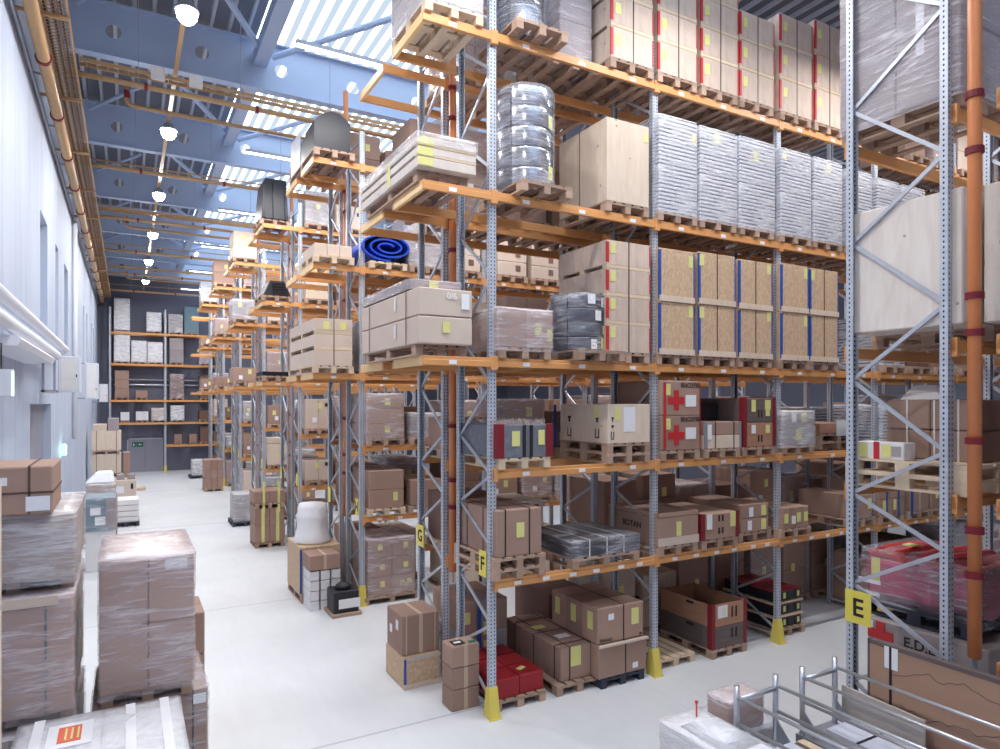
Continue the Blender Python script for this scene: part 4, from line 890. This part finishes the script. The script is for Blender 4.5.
tag(G().box(-.05,.05,-1.2,1.2,0,.05).go('timber_batten', 'pallet_pale', None, (5.595, 2.95, .86), .0), 'pale timber batten lying between the two tube stillages', 'batten')
tag(G().box(5.47,5.72,1.8,4.2,0,.86).go('timber_trestle', 'collar_wood'), 'timber trestle under the batten between the tube stillages', 'trestle')
# wrapped parcels at the bottom
t = load('cartons', 4.20,4.68, 2.95,4.56, .60,.66, 'white film-wrapped long parcel beside the left tube stillage', mat='white_box', n=(1,2,1), pal=None, film='film_milky', cat='parcel', name='parcel', drop=.03)
text_part(t, 'LERE', .10, (-.258, .30, .42), face='side')
G().hexa([(-.2,.05),(.2,.05),(.2,.6),(-.2,.6)], [(-.1,.2),(.08,.22),(.1,.45),(-.08,.5)], .672, .75).go('loose_film', 'film_milky', t, smooth=True)
load('cartons', 4.20,4.78, 2.95,4.56, 0,.45, 'lower wrapped cartons under the long white parcel', mat='carton_grey', n=(1,2,1), film='film', cat='wrapped load', plabel='wooden pallet under the lower wrapped cartons by the stillage', pw=.8, pd=1.6)
load('cartons', 4.96,5.44, 4.43,4.72, .98,.30, 'small brown carton with torn film behind the left tube stillage', mat='carton', pal=None, film='film', cat='carton', name='carton', drop=.3)
load('cartons', 4.90,5.62, 4.40,5.0, 0,.835, 'grey cartons under the torn-film carton behind the left stillage', mat='carton_grey', n=(1,1,2), film='film_milky', cat='cartons', pw=.8, pd=.7, plabel='pallet under the grey cartons behind the left stillage')
tag(G().tube([(4.50,4.40,1.28),(4.56,4.46,1.37)], .008, 6).tube([(4.56,4.46,1.37),(4.568,4.468,1.382)], .016, 8).go('film_dispenser', 'red_strip'), 'small red stick lying on the wrapped parcel', 'tool')
# ---- left foreground stacks
load('cartons', -.30,.74, 7.55,8.75, 0,1.02, 'dark strapped cartons carrying the tall wrapped stack, left foreground', mat='carton', n=(2,2,1), film='film_clear', xs=(.3,.86), front=[(.92,.9,.12,.1,W_)], pw=1.0, plabel='pallet under the dark strapped cartons, left foreground')
load('cartons', -.235,.60, 7.42,8.86, 1.16,1.30, 'tall film-wrapped carton stack, light top, left foreground', n=(2,2,2), film='film', cat='wrapped load', mat='carton', front=[(.8,.93,.2,.1,W_)], pd=1.3, py=0)
w_ = find('tall film-wrapped carton stack'); G().box(-.36,-.12,-.66,-.42,1.300,1.305).go('top_paper', 'sticker_white', w_)
for k in range(3): G().box(-.3+.21*k,-.12+.21*k,-.3,.35,1.300,1.306).go('top_paper', 'carton_pale', w_)
load('cartons', .62,.84, 8.95,9.75, 0,1.55, 'narrow brown cartons behind the tall wrapped stack', n=(1,2,3), pal=None, mat='carton')
load('cartons', -1.40,-.42, 7.3,8.9, 0,1.0, 'lowest wrapped load of the left edge pile', film='film', n=(2,2,1), mat='carton_grey', cat='wrapped load', plabel='pallet of the lowest left edge load', pw=.95)
load('cartons', -1.40,-.43, 7.3,8.9, 1.144,1.08, 'middle wrapped load of the left edge pile with green strap', film='film', n=(1,1,1), mat='carton', cat='wrapped load', xs=(.78,), smat='strap_green', plabel='pallet of the middle left edge load', pw=.94)
t = find('middle wrapped load of the left edge'); on_front(t, 'top_board', 'carton_pale', [(0,.88,.92,1.0)], .02)
load('cartons', -1.40,-.42, 7.3,8.9, 2.37,.60, 'upper wrapped load of the left edge pile', film='film_milky', n=(1,1,1), mat='carton', cat='wrapped load', plabel='pallet of the upper left edge load', pw=.94)
t = load('cartons', -1.38,-.58, 7.2,8.1, 3.13,.43, 'scuffed brown carton with a white sheet atop the left pile', mat='carton', n=(1,1,1), pal=None, cat='carton', name='carton', front=[(.86,.22,.18,.13,W_),(.55,.7,.05,.07,W_)], xs=(.78,.32), hs=(.45,), smat='seam', side=())
load('cartons', -.90,-.658, 4.6,5.0, 0,3.66, 'narrow pale board stack cut by the left photo edge', mat='ply', pal=None, cat='boards', name='board_stack')
t = load('cartons', -.82,.44, 5.2,7.18, 0,1.13, 'white film-topped load with red sticker, bottom left', mat='white_box', n=(2,2,1), film='film_milky', cat='wrapped load', pw=1.2, plabel='pallet under the white load, bottom left')
w, d, h = t['dims']
G().box(-.32,-.15,.42,.72,h+.02,h+.026).go('red_sticker', 'orange_label', t); G().box(-.40,-.07,.34,.80,h+.012,h+.02).go('sticker_border', 'sticker_white', t)
for k in range(3): G().box(-.27+.045*k,-.255+.045*k,.46,.68,h+.026,h+.028).go('sticker_print', 'sticker_yellow', t)
for x in (-.48,.22,.50): G().box(x-.04,x+.04,-d/2,d/2,h+.012,h+.016).go('tape', 'sticker_white', t)
# further goods along the left wall
load('cartons', -.88,-.25, 19.0,20.0, 0,1.0, 'lower white case under the teal one by left wall', mat='white_box', pal=None, cat='case', name='case')
t = load('cartons', -.90,-.24, 18.95,20.0, 1.0,.8, 'teal-grey wrapped case with labels by left wall', mat='teal_box', film='film_clear', pal=None, cat='case', name='case', front=[(.35,.6,.22,.18,W_),(.5,.3,.22,.2,W_)])
G().box(.12,.335,-.535,-.526,.05,.78).go('vent_panel', 'carton_grey', t)
load('cartons', -.42,.36, 25.5,26.6, 0,.75, 'stack of white trays on a dark pallet on floor', mat='white_box', n=(1,1,4), gap=.03, pal='pallet_dark', name='tray_stack', cat='trays')
load('cartons', -1.12,-.25, 23.0,24.0, 0,1.20, 'lower brown cartons under the white bag by left wall', mat='carton', n=(2,1,2), cat='cartons', front=[(.6,.85,.14,.12,W_)], hs=(.5,), smat='strap_white')
load('cartons', -1.05,-.30, 23.0,24.0, 1.344,.36, 'long brown carton below the white bag, wrapped', mat='carton', film='film_milky', cat='carton', name='carton', pal=None)
tag(G().hexa([(-.42,-.4),(.36,-.4),(.36,.4),(-.42,.4)], [(-.1,-.2),(.3,-.25),(.3,.25),(-.1,.2)], 0, .34).go('white_bag', 'white_sheet', None, (-.68, 23.5, 1.72), 0, bevel=.05), 'slumped white bag on brown cartons by left wall', 'bag')
t = load('cartons', -.38,.30, 28.0,29.0, 0,1.15, 'pale brown carton with black arrows behind the white trays', mat='carton_pale', cat='carton', name='carton', front=[(.2,.7,.3,.26,W_),(.2,.3,.3,.2,W_),(.8,.8,.08,.2,'ink')])
for k, n in enumerate(('left','right')): tag(put('small_crate', bxm(.26,.4,.18,'carton_grey'), None, (-.2+.34*k, 28.4, 1.30)), n+' small crate on the pale carton with arrows', 'crate', 'small crates on a carton')
for k, n in enumerate(('bottom','middle','top')): load('crates', -1.30,-.22, 33,34.1, k*.98,.83, 'pale strapped crate, %s of three by the left wall' % n, nz=1, mat='ply', edge=None, cat='crate', name='crate', group='pale crates by the left wall', xs=(.16,.84), plabel='pallet under the %s pale crate of the left wall pile' % n, pw=1.0)
load('cartons', -1.25,-.75, 33.1,34.0, 2.92,.30, 'low pale carton on the left wall crate pile', mat='carton_pale', pal=None, cat='carton', name='carton')
load('cartons', -.72,-.30, 33.1,34.0, 2.92,.55, 'upright grey-brown carton on the left wall crate pile', mat='carton_grey', pal=None, cat='carton', name='carton')
load('cartons', -.15,.12, 34.4,35.2, 0,1.9, 'narrow brown carton tower right of the pale crates', n=(1,1,2), pal=None, mat='carton', cat='cartons')
load('cartons', .42,.78, 35.6,36.2, 0,.14, 'small scrap pallet with boards on the far aisle floor', mat='pallet_pale', n=(2,1,2), cat='boards', pal=None)

# ---- ends of the racks beyond
t = load('cartons', 3.10,3.95, 13.97,15.2, 0,1.0, 'chipboard crate with blue edge at the end of rack H', mat='osb', cat='crate', name='chipboard_crate', pd=1.3)
on_front(t, 'edge_strip', 'blue_strip', [(.0,.05,.05,.95)])
bag = G(); prof = [(.0,.0),(.36,.0),(.39,.05),(.33,.16),(.30,.34),(.31,.52),(.33,.56),(.29,.62),(.30,.72),(.26,.82),(.0,.84)]
bag.lathe(prof, 28); bag.v = [(x*1.0*(1+.05*math.sin(9*math.atan2(y, x)+z*9)), y*1.1*(1+.04*math.cos(7*math.atan2(y, x))), z) for x, y, z in bag.v]
tag(bag.go('white_sack', 'white_sheet', None, (3.48, 14.5, 1.145), .4, smooth=True), 'white hooded sack standing on chipboard crate by rack H', 'sack')
load('cartons', 3.14,3.76, 13.3,13.9, .80,.30, 'brown taped carton on the white slatted tray by rack H', mat='carton', pal=None, cat='carton', name='carton', tape=1)
load('cartons', 3.14,3.78, 13.3,13.92, 0,.795, 'white slatted tray stack on the floor at the end of rack H', mat='white_box', n=(3,1,4), gap=.035, pal=None, cat='trays', name='tray_stack')
t = load('cartons', 3.46,3.96, 12.72,13.22, .06,.42, 'black machine on a board with a white label, G aisle', mat='black_plastic', pal=None, cat='machine', name='black_machine', front=[(.62,.42,.42,.18,W_)])
G().lathe([(.16,.42),(.14,.49),(.06,.54),(.02,.56),(.0,.56)], 16).go('hose_coil', 'black_plastic', t, smooth=True); G().box(-.29,.29,-.32,.32,-.06,.0).go('board', 'pallet_wood', t)
t = load('cartons', 4.30,5.32, 13.2,14.3, 0,1.18, 'torn film-wrapped cartons on the floor of rack H', n=(2,2,3), film='film', cat='wrapped load', front=[(.25,.85,.1,.12,Y_),(.3,.5,.1,.12,Y_),(.3,.2,.1,.12,Y_),(.8,.85,.1,.12,Y_),(.8,.5,.1,.12,Y_),(.72,.18,.1,.12,Y_),(.88,.2,.1,.12,Y_)], pw=1.2)
load('cartons', 4.25,5.05, 13.13,14.3, 3.25,.92, 'three wrapped carton layers on rack H, second beam', n=(1,1,3), film='film', mat='carton', cat='wrapped load', front=[(.55,.82,.12,.14,Y_),(.55,.2,.12,.14,Y_)])
load('cartons', 4.30,5.05, 13.13,14.3, 1.81,.78, 'two brown carton layers on rack H, lowest beam', n=(1,1,2), mat='carton', cat='cartons', front=[(.75,.3,.1,.18,Y_)], pal='pallet_pale')
load('cartons', 5.2,5.9, 13.13,14.3, 1.81,.55, 'brown carton with yellow sheet on rack H, lowest beam', mat='carton', cat='carton', name='carton', front=[(.3,.6,.12,.2,Y_)])
load('crates', 3.20,3.94, 13.1,15.4, 4.71,.93, 'three layers of pale double boxes overhanging rack H end', nz=3, mat='carton_pale', edge=None, feet=.08, cat='boxes', name='box_stack', front=[(.3,.85,.12,.16,Y_),(.75,.85,.12,.16,Y_)], pd=2.3, pal='pallet_pale', plabel='long pale pallet under the overhanging boxes, rack H')
on_front(T, 'seam', 'seam', [(.49,.51,.0,1.)])
load('cartons', 3.20,3.95, 13.15,14.2, 6.88,.24, 'four low pale boxes overhanging rack H, fourth beam', n=(3,2,1), mat='carton_pale', pal='pallet_pale', plabel='pallet under low pale boxes overhanging rack H')
for k, (xc, n) in enumerate(((6.48,'first'),(7.68,'second'),(8.58,'third'))):
    load('cartons', xc-.38,xc+.38, 13.13,14.3, 6.88,1.36-.1*k, 'four pale boxes with dark emblems, %s stack past the blue mat' % n, n=(1,1,4), mat='carton_pale', cat='boxes', front=[(.68,.14+.25*q,.13,.13,'carton_dark') for q in range(4)], xs=(.985,), smat='seam')
# blue mat folded in on itself
def spiral(n=90):
    pts = []
    for i in range(n+1):
        a = i/n; th = a*5.4*PI+.4; r = .12+.36*a
        pts.append((r*1.25*math.cos(th), .30+r*.62*math.sin(th)))
    return pts
g = G(); sp_ = spiral(); prof = []
inn = []
for i, (x, z) in enumerate(sp_):
    x2, z2 = sp_[min(i+1, len(sp_)-1)]; x1, z1 = sp_[max(i-1, 0)]; dx, dz = x2-x1, z2-z1; l = math.hypot(dx, dz) or 1
    inn.append((x-dz/l*.035, z+dx/l*.035))
for i in range(len(sp_)-1):
    a, b, c, e = sp_[i], sp_[i+1], inn[i+1], inn[i]; n = len(g.v)
    for y in (-.6, .6): g.v += [(a[0],y,a[1]),(b[0],y,b[1]),(c[0],y,c[1]),(e[0],y,e[1])]
    g.f += [tuple(n+k for k in q) for q in ((0,1,2,3),(7,6,5,4),(0,4,5,1),(3,2,6,7),(0,3,7,4),(1,5,6,2))]
pallet(4.72, 13.72, 6.88, 'pallet under the rolled blue mat on rack H', mat='pallet_pale')
tag(g.go('blue_mat', 'blue_mat', None, (4.70, 13.72, 7.03)), 'rolled thick bright blue mat on rack H, fourth beam', 'mat')
# dark curved mats, tall black case and black hood on the overhangs
t = thing('mat_pile', 'pile of dark curved mats overhanging rack H, top beam', 'mats', (3.55, 14.2, 9.104))
pallet(3.58, 14.2, 8.96, 'long pallet under the dark curved mats, rack H', .8, 2.3)
for k in range(3):
    g = G(); n = 10
    for i in range(n):
        a0, a1 = i/n, (i+1)/n; f = lambda a: (-.36+.72*a, .62-.10*k+.16*math.sin(a*PI*.9)-.30*(a-.5)**2)
        (xa, za), (xb, zb) = f(a0), f(a1)
        n0 = len(g.v); y0, y1 = -1.05+.75*k-.02, -.30+.7*k
        for y in (y0, y1): g.v += [(xa,y,0),(xb,y,0),(xb,y,zb),(xa,y,za)]
        g.f += [tuple(n0+q for q in f_) for f_ in ((0,1,2,3),(7,6,5,4),(3,2,6,7),(0,3,7,4),(1,5,6,2),(0,4,5,1))]
    g.go('mat', 'black_plastic', t)
G().box(-.37,-.36,.1,1.0,.0,.75).go('grey_sheet', 'grey_sheet', t)
t = thing('black_case', 'tall black case overhanging the second double rack, top beam', 'case', (3.52, 19.4, 9.104))
pallet(3.52, 19.4, 8.96, 'pallet under the tall black case, second double rack')
G().hexa([(-.36,-.62),(.34,-.62),(.34,.62),(-.36,.62)], [(-.26,-.56),(.30,-.56),(.30,.56),(-.26,.56)], 0, 1.12).go('case_body', 'black_plastic', t, bevel=.02)
for x in (-.30,-.05,.26): G().box(x-.015,x+.015,-.66,-.60,.02,1.0).go('rib', 'black_plastic', t)
t = thing('black_hood', 'black trapezoid hood overhanging second double rack, fourth beam', 'hood', (3.55, 19.3, 7.024))
pallet(3.55, 19.3, 6.88, 'pallet under the black trapezoid hood, second double rack')
G().hexa([(-.36,-.55),(.38,-.55),(.38,.55),(-.36,.55)], [(-.16,-.5),(.22,-.5),(.22,.5),(-.16,.5)], 0, .42).go('hood_body', 'black_plastic', t, bevel=.015)
for k in range(5): G().box(-.12,.30-.02*k,-.56,-.53,.05+.07*k,.08+.07*k).go('slat', 'ink', t)
load('trays', 3.18,3.95, 18.75,19.8, 4.71,.12, 'flat dark board pack overhanging second double rack, third beam', mat='black_plastic', pitch=.03, cat='boards', pal='pallet_wood')
# striped carton stacks in the aisle
t = load('cartons', 3.16,3.98, 19.85,20.75, 0,.98, 'lower yellow-striped carton block before the second double rack', n=(2,2,2), mat='carton', pd=.95, front=[(.27,.5,.09,.96,'sticker_yellow'),(.76,.5,.09,.96,'sticker_yellow')])
load('cartons', 3.14,4.0, 19.83,20.75, 1.125,.34, 'upper yellow-striped carton row before the second double rack', n=(4,2,1), mat='carton', pd=.95, front=[(.3,.5,.07,.9,'sticker_yellow'),(.78,.5,.07,.9,'sticker_yellow')])
load('cartons', 3.12,3.80, 23.75,24.7, 0,.92, 'grey wrapped pallet load in aisle past the striped cartons', n=(2,2,2), mat='carton_grey', film='film_milky', cat='wrapped load', pal='pallet_dark')
load('cartons', 3.15,3.95, 33.7,34.8, 0,1.32, 'square brown carton block on the far aisle floor', n=(3,2,3), mat='carton', cat='cartons')
load('cartons', 3.12,3.66, 40.0,40.9, 0,.85, 'white wrapped load near the far wall door, right', mat='white_box', film='film_milky', cat='wrapped load', pal='pallet_dark')

# ---- other goods standing deeper in the racks, seen through the gaps
LVN = {'0':'floor level','A':'lowest beam','B':'second beam','C':'third beam','D':'fourth beam','E':'top beam'}
LVZ = {'0':0.,'A':1.81,'B':3.25,'C':4.71,'D':6.88,'E':8.96}
BAYN = ['first','second','third','fourth','fifth']
SLN = ['left','middle','right']
SKIP = set(SKIPPED)|{('H','D',0,0), ('H','D',0,2), ('H','D',1,0), ('H','D',1,1),('F','A',3,0),('F','A',3,1),('F','A',3,2)}
GEN = random.Random(21); GK = {}
def generic(rk, rkname, yc, lv, bay, sl, hr, y_face=-1, fine=False, dark=.5):
    r = GEN.random(); h = GEN.uniform(*hr); w = GEN.uniform(.70,.80); d = GEN.uniform(.95,1.15); key = (rk, lv, bay, sl)
    st = [GEN.random() for _ in range(8)]
    if key in SKIP: return
    slot = 'overhanging end' if bay < 0 else '%s bay %s' % (BAYN[bay], SLN[sl])
    xc = 3.55 if bay < 0 else 4.18+2.8*bay+.50+.90*sl
    pos = '%s, %s, %s' % (rkname, LVN[lv], slot)
    GK[key] = pos
    fr = [(.25+.5*st[0], .4+.4*st[1], .11, .16, Y_)]+([(.2+.2*st[2], .3, .12, .14, W_)] if st[3] > .6 else [])
    nx, nz = (1 if st[4] < .5 else 2), max(1, int(h/.42))
    a = (xc-w/2, xc+w/2, yc-d/2, yc+d/2, LVZ[lv], h)
    kw = dict(plabel='pallet on '+pos, fine=fine, pw=.8, group=None)
    if r < .34: load('cartons', *a, 'brown cartons on '+pos, n=(nx,1,nz), mat='carton', front=fr, **kw)
    elif r < .52: load('cartons', *a, 'film-wrapped cartons on '+pos, n=(nx,1,nz), mat='carton', film='film', front=fr, cat='wrapped load', **kw)
    elif r < .64: load('cartons', *a, 'grey wrapped load on '+pos, n=(nx,1,nz), mat='carton_grey', film='film_milky', front=fr, cat='wrapped load', **kw)
    elif r < .76: load('cartons', *a, 'dark cartons on '+pos, n=(nx,1,nz), mat='carton_dark', front=fr+[(.06,.5,.05,.8,'blue_strip')] if st[5] > .5 else fr, **kw)
    elif r < .86: load('cartons', *a, 'pale boxes on '+pos, n=(nx,1,nz), mat='carton_pale', front=fr+[(.8,.8/nz,.08,.10,'ink')], **kw)
    elif r < .94: load('crates', *a, 'plywood crates on '+pos, nz=nz, mat='ply', edge=None, cat='crates', front=fr, **kw)
    else: load('trays', *a, 'wrapped trays on '+pos, film='film_milky', cat='trays', **kw)
def fill(rk, rkname, yc, bays, cfg, slots=(0,1,2), dens=.93, fine=False):
    for lv, hr in cfg.items():
        for b in bays:
            for s in (slots if b >= 0 else (0,)):
                if GEN.random() < dens: generic(rk, rkname, yc, lv, b, s, hr, fine=fine)
H1 = {'0':(.7,1.3),'A':(.6,.95),'B':(.6,1.0)}
fill('G', 'rack G', 9.635, (0,1,2,3), {'A':(.5,.9),'B':(.5,.9),'C':(.6,1.0)})
fill('G', 'rack G', 9.635, (1,2,3), {'0':(.8,1.4)})
fill('G', 'rack G', 9.635, (0,1,2), {'D':(.8,1.4),'E':(.9,1.6)}, dens=.8)
fill('F', 'rack F', 8.18, (3,4), {'0':(.8,1.4),'A':(.5,.8),'B':(.5,.9),'C':(.8,1.4),'E':(.8,1.4)})
fill('H', 'rack H', 13.715, (0,1,2), {'D':(.8,1.4),'E':(.9,1.5)}, dens=.8)
fill('H', 'rack H', 13.715, (1,2), {'0':(.7,1.3),'A':(.5,.8),'B':(.6,1.0),'C':(.8,1.3)})
fill('H', 'rack H', 13.715, (0,), {'C':(.8,1.3)})
for lv, s in (('0',2),('A',2),('B',1),('B',2)): generic('H', 'rack H', 13.715, lv, 0, s, (.5,.9))
fill('I', 'rack behind H', 15.185, (0,), {'0':(.7,1.3),'A':(.6,.9),'B':(.6,.9),'C':(.6,1.2),'D':(.7,1.2),'E':(.7,1.2)}, (0,1), .8)
for k in range(2, 6):
    nm = NAMES[k-2]+' double rack'
    fill('N%d' % k, nm+' near half', 8.165+k*P, (0,), {'0':(.7,1.3),'A':(.5,.9),'B':(.5,1.0),'C':(.5,1.2),'D':(.5,1.2),'E':(.6,1.2)}, (0,1), .9)
    if k > 2: fill('N%d' % k, nm+' near half', 8.165+k*P, (-1,), {'C':(.15,.6),'D':(.2,.9),'E':(.4,1.0)}, (0,), .75)
    fill('M%d' % k, nm+' far half', 9.635+k*P, (0,), {'A':(.5,.9),'B':(.5,.9),'C':(.4,.9)}, (0,), .6)
fill('L', 'last single rack', 8.165+6*P, (0,), {'0':(.7,1.3),'A':(.5,.9),'B':(.5,1.0),'C':(.5,1.2),'D':(.5,1.2),'E':(.6,1.2)}, (0,1), .9)
# far wall rack: each load as it stands above the grey door
def far(x, z, w, h, lab, mat, film=None, n=(1,1,1), cat='load', y=44.35):
    load('cartons', x-w/2, x+w/2, y, y+.9, z+.12, h-.144, lab, mat=mat, film=film, n=n, cat=cat, fine=False, pd=.9, plabel='pallet under the '+lab, pw=w if w < .8 else .8)
far(-.25,8.11,.80,1.95,'tall white load on top beam, far wall left','white_box','film_milky',(1,1,2))
far(1.40,8.11,.78,1.25,'white load under lamp glow, far wall top beam','white_box','film_milky')
far(2.55,8.11,.78,1.2,'pinkish white load past post, far wall top beam','carton_grey','film_milky',(1,1,3))
far(3.42,8.11,.80,1.7,'teal crates on the far wall top beam','teal_box',None,(1,1,2))
far(-.25,6.29,.80,1.85,'tall white load on second-highest beam, far wall left','white_box','film_milky',(1,1,2))
far(.62,6.29,.80,1.35,'white bagged load second on second-highest far wall beam','white_box','film_milky')
far(1.46,6.29,.80,1.3,'white load beside the post, second-highest far wall beam','white_box','film_milky')
far(2.6,6.29,.75,1.6,'two-layer brown load, second-highest far wall beam','carton_grey',None,(1,1,2))
far(4.2,6.29,.7,1.45,'grey load half behind the racks, far wall','carton_grey','film')
far(-.25,4.18,.72,1.7,'brown carton stack, third-highest far wall beam left','carton',None,(1,1,3))
far(.75,4.18,.62,.55,'small brown box, third-highest far wall beam','carton')
far(2.62,4.18,.75,1.55,'dark wrapped cartons past post, third-highest far wall beam','carton_dark','film',(1,1,3))
far(4.2,4.18,.65,1.5,'dark stack near the racks, third-highest far wall beam','carton_dark',None,(1,1,3))
far(-.1,2.85,.45,.62,'small white box above door, left, far wall','white_box')
far(.78,2.85,.65,.65,'white double box above the door, far wall','white_box',None,(2,1,1))
far(1.66,2.85,.78,.85,'wrapped pale load left of post, far wall','carton_pale','film_milky',(1,1,3))
far(2.65,2.85,.74,1.0,'white wrapped load right of post, far wall','white_box','film_milky',(1,1,2))
far(4.2,2.85,.7,.7,'dark box near racks, fourth far wall beam','carton_dark')
far(2.68,1.50,.42,.62,'small brown carton left, lowest far wall beam','carton')
far(3.5,1.50,.42,.6,'small brown carton right, lowest far wall beam','carton')
far(4.2,1.50,.6,1.1,'tall dark carton, lowest far wall beam','carton_dark')


# ------------------------------------------------------------------ camera, world, colour
cd = bpy.data.cameras.new('camera'); cam = bpy.data.objects.new('camera', cd); C.objects.link(cam)
cd.sensor_width = 36; cd.lens = 24.012; cd.shift_y = .0285; cd.clip_end = 200
cam.location = (0,0,4.12); cam.rotation_euler = (PI/2, 0, -math.radians(29.2225)); sc.camera = cam
w = bpy.data.worlds.new('world'); sc.world = w; w.use_nodes = True
w.node_tree.nodes['Background'].inputs[0].default_value = (.75,.85,1,1); w.node_tree.nodes['Background'].inputs[1].default_value = .3
sc.view_settings.view_transform = 'Standard'; sc.view_settings.look = 'None'; sc.view_settings.exposure = EXPOSURE; sc.view_settings.gamma = 1
sc.view_settings.use_curve_mapping = False
sc.cycles.use_denoising = True; sc.cycles.max_bounces = 8; sc.cycles.diffuse_bounces = 4; sc.cycles.transparent_max_bounces = 16
sc.cycles.sample_clamp_indirect = 8
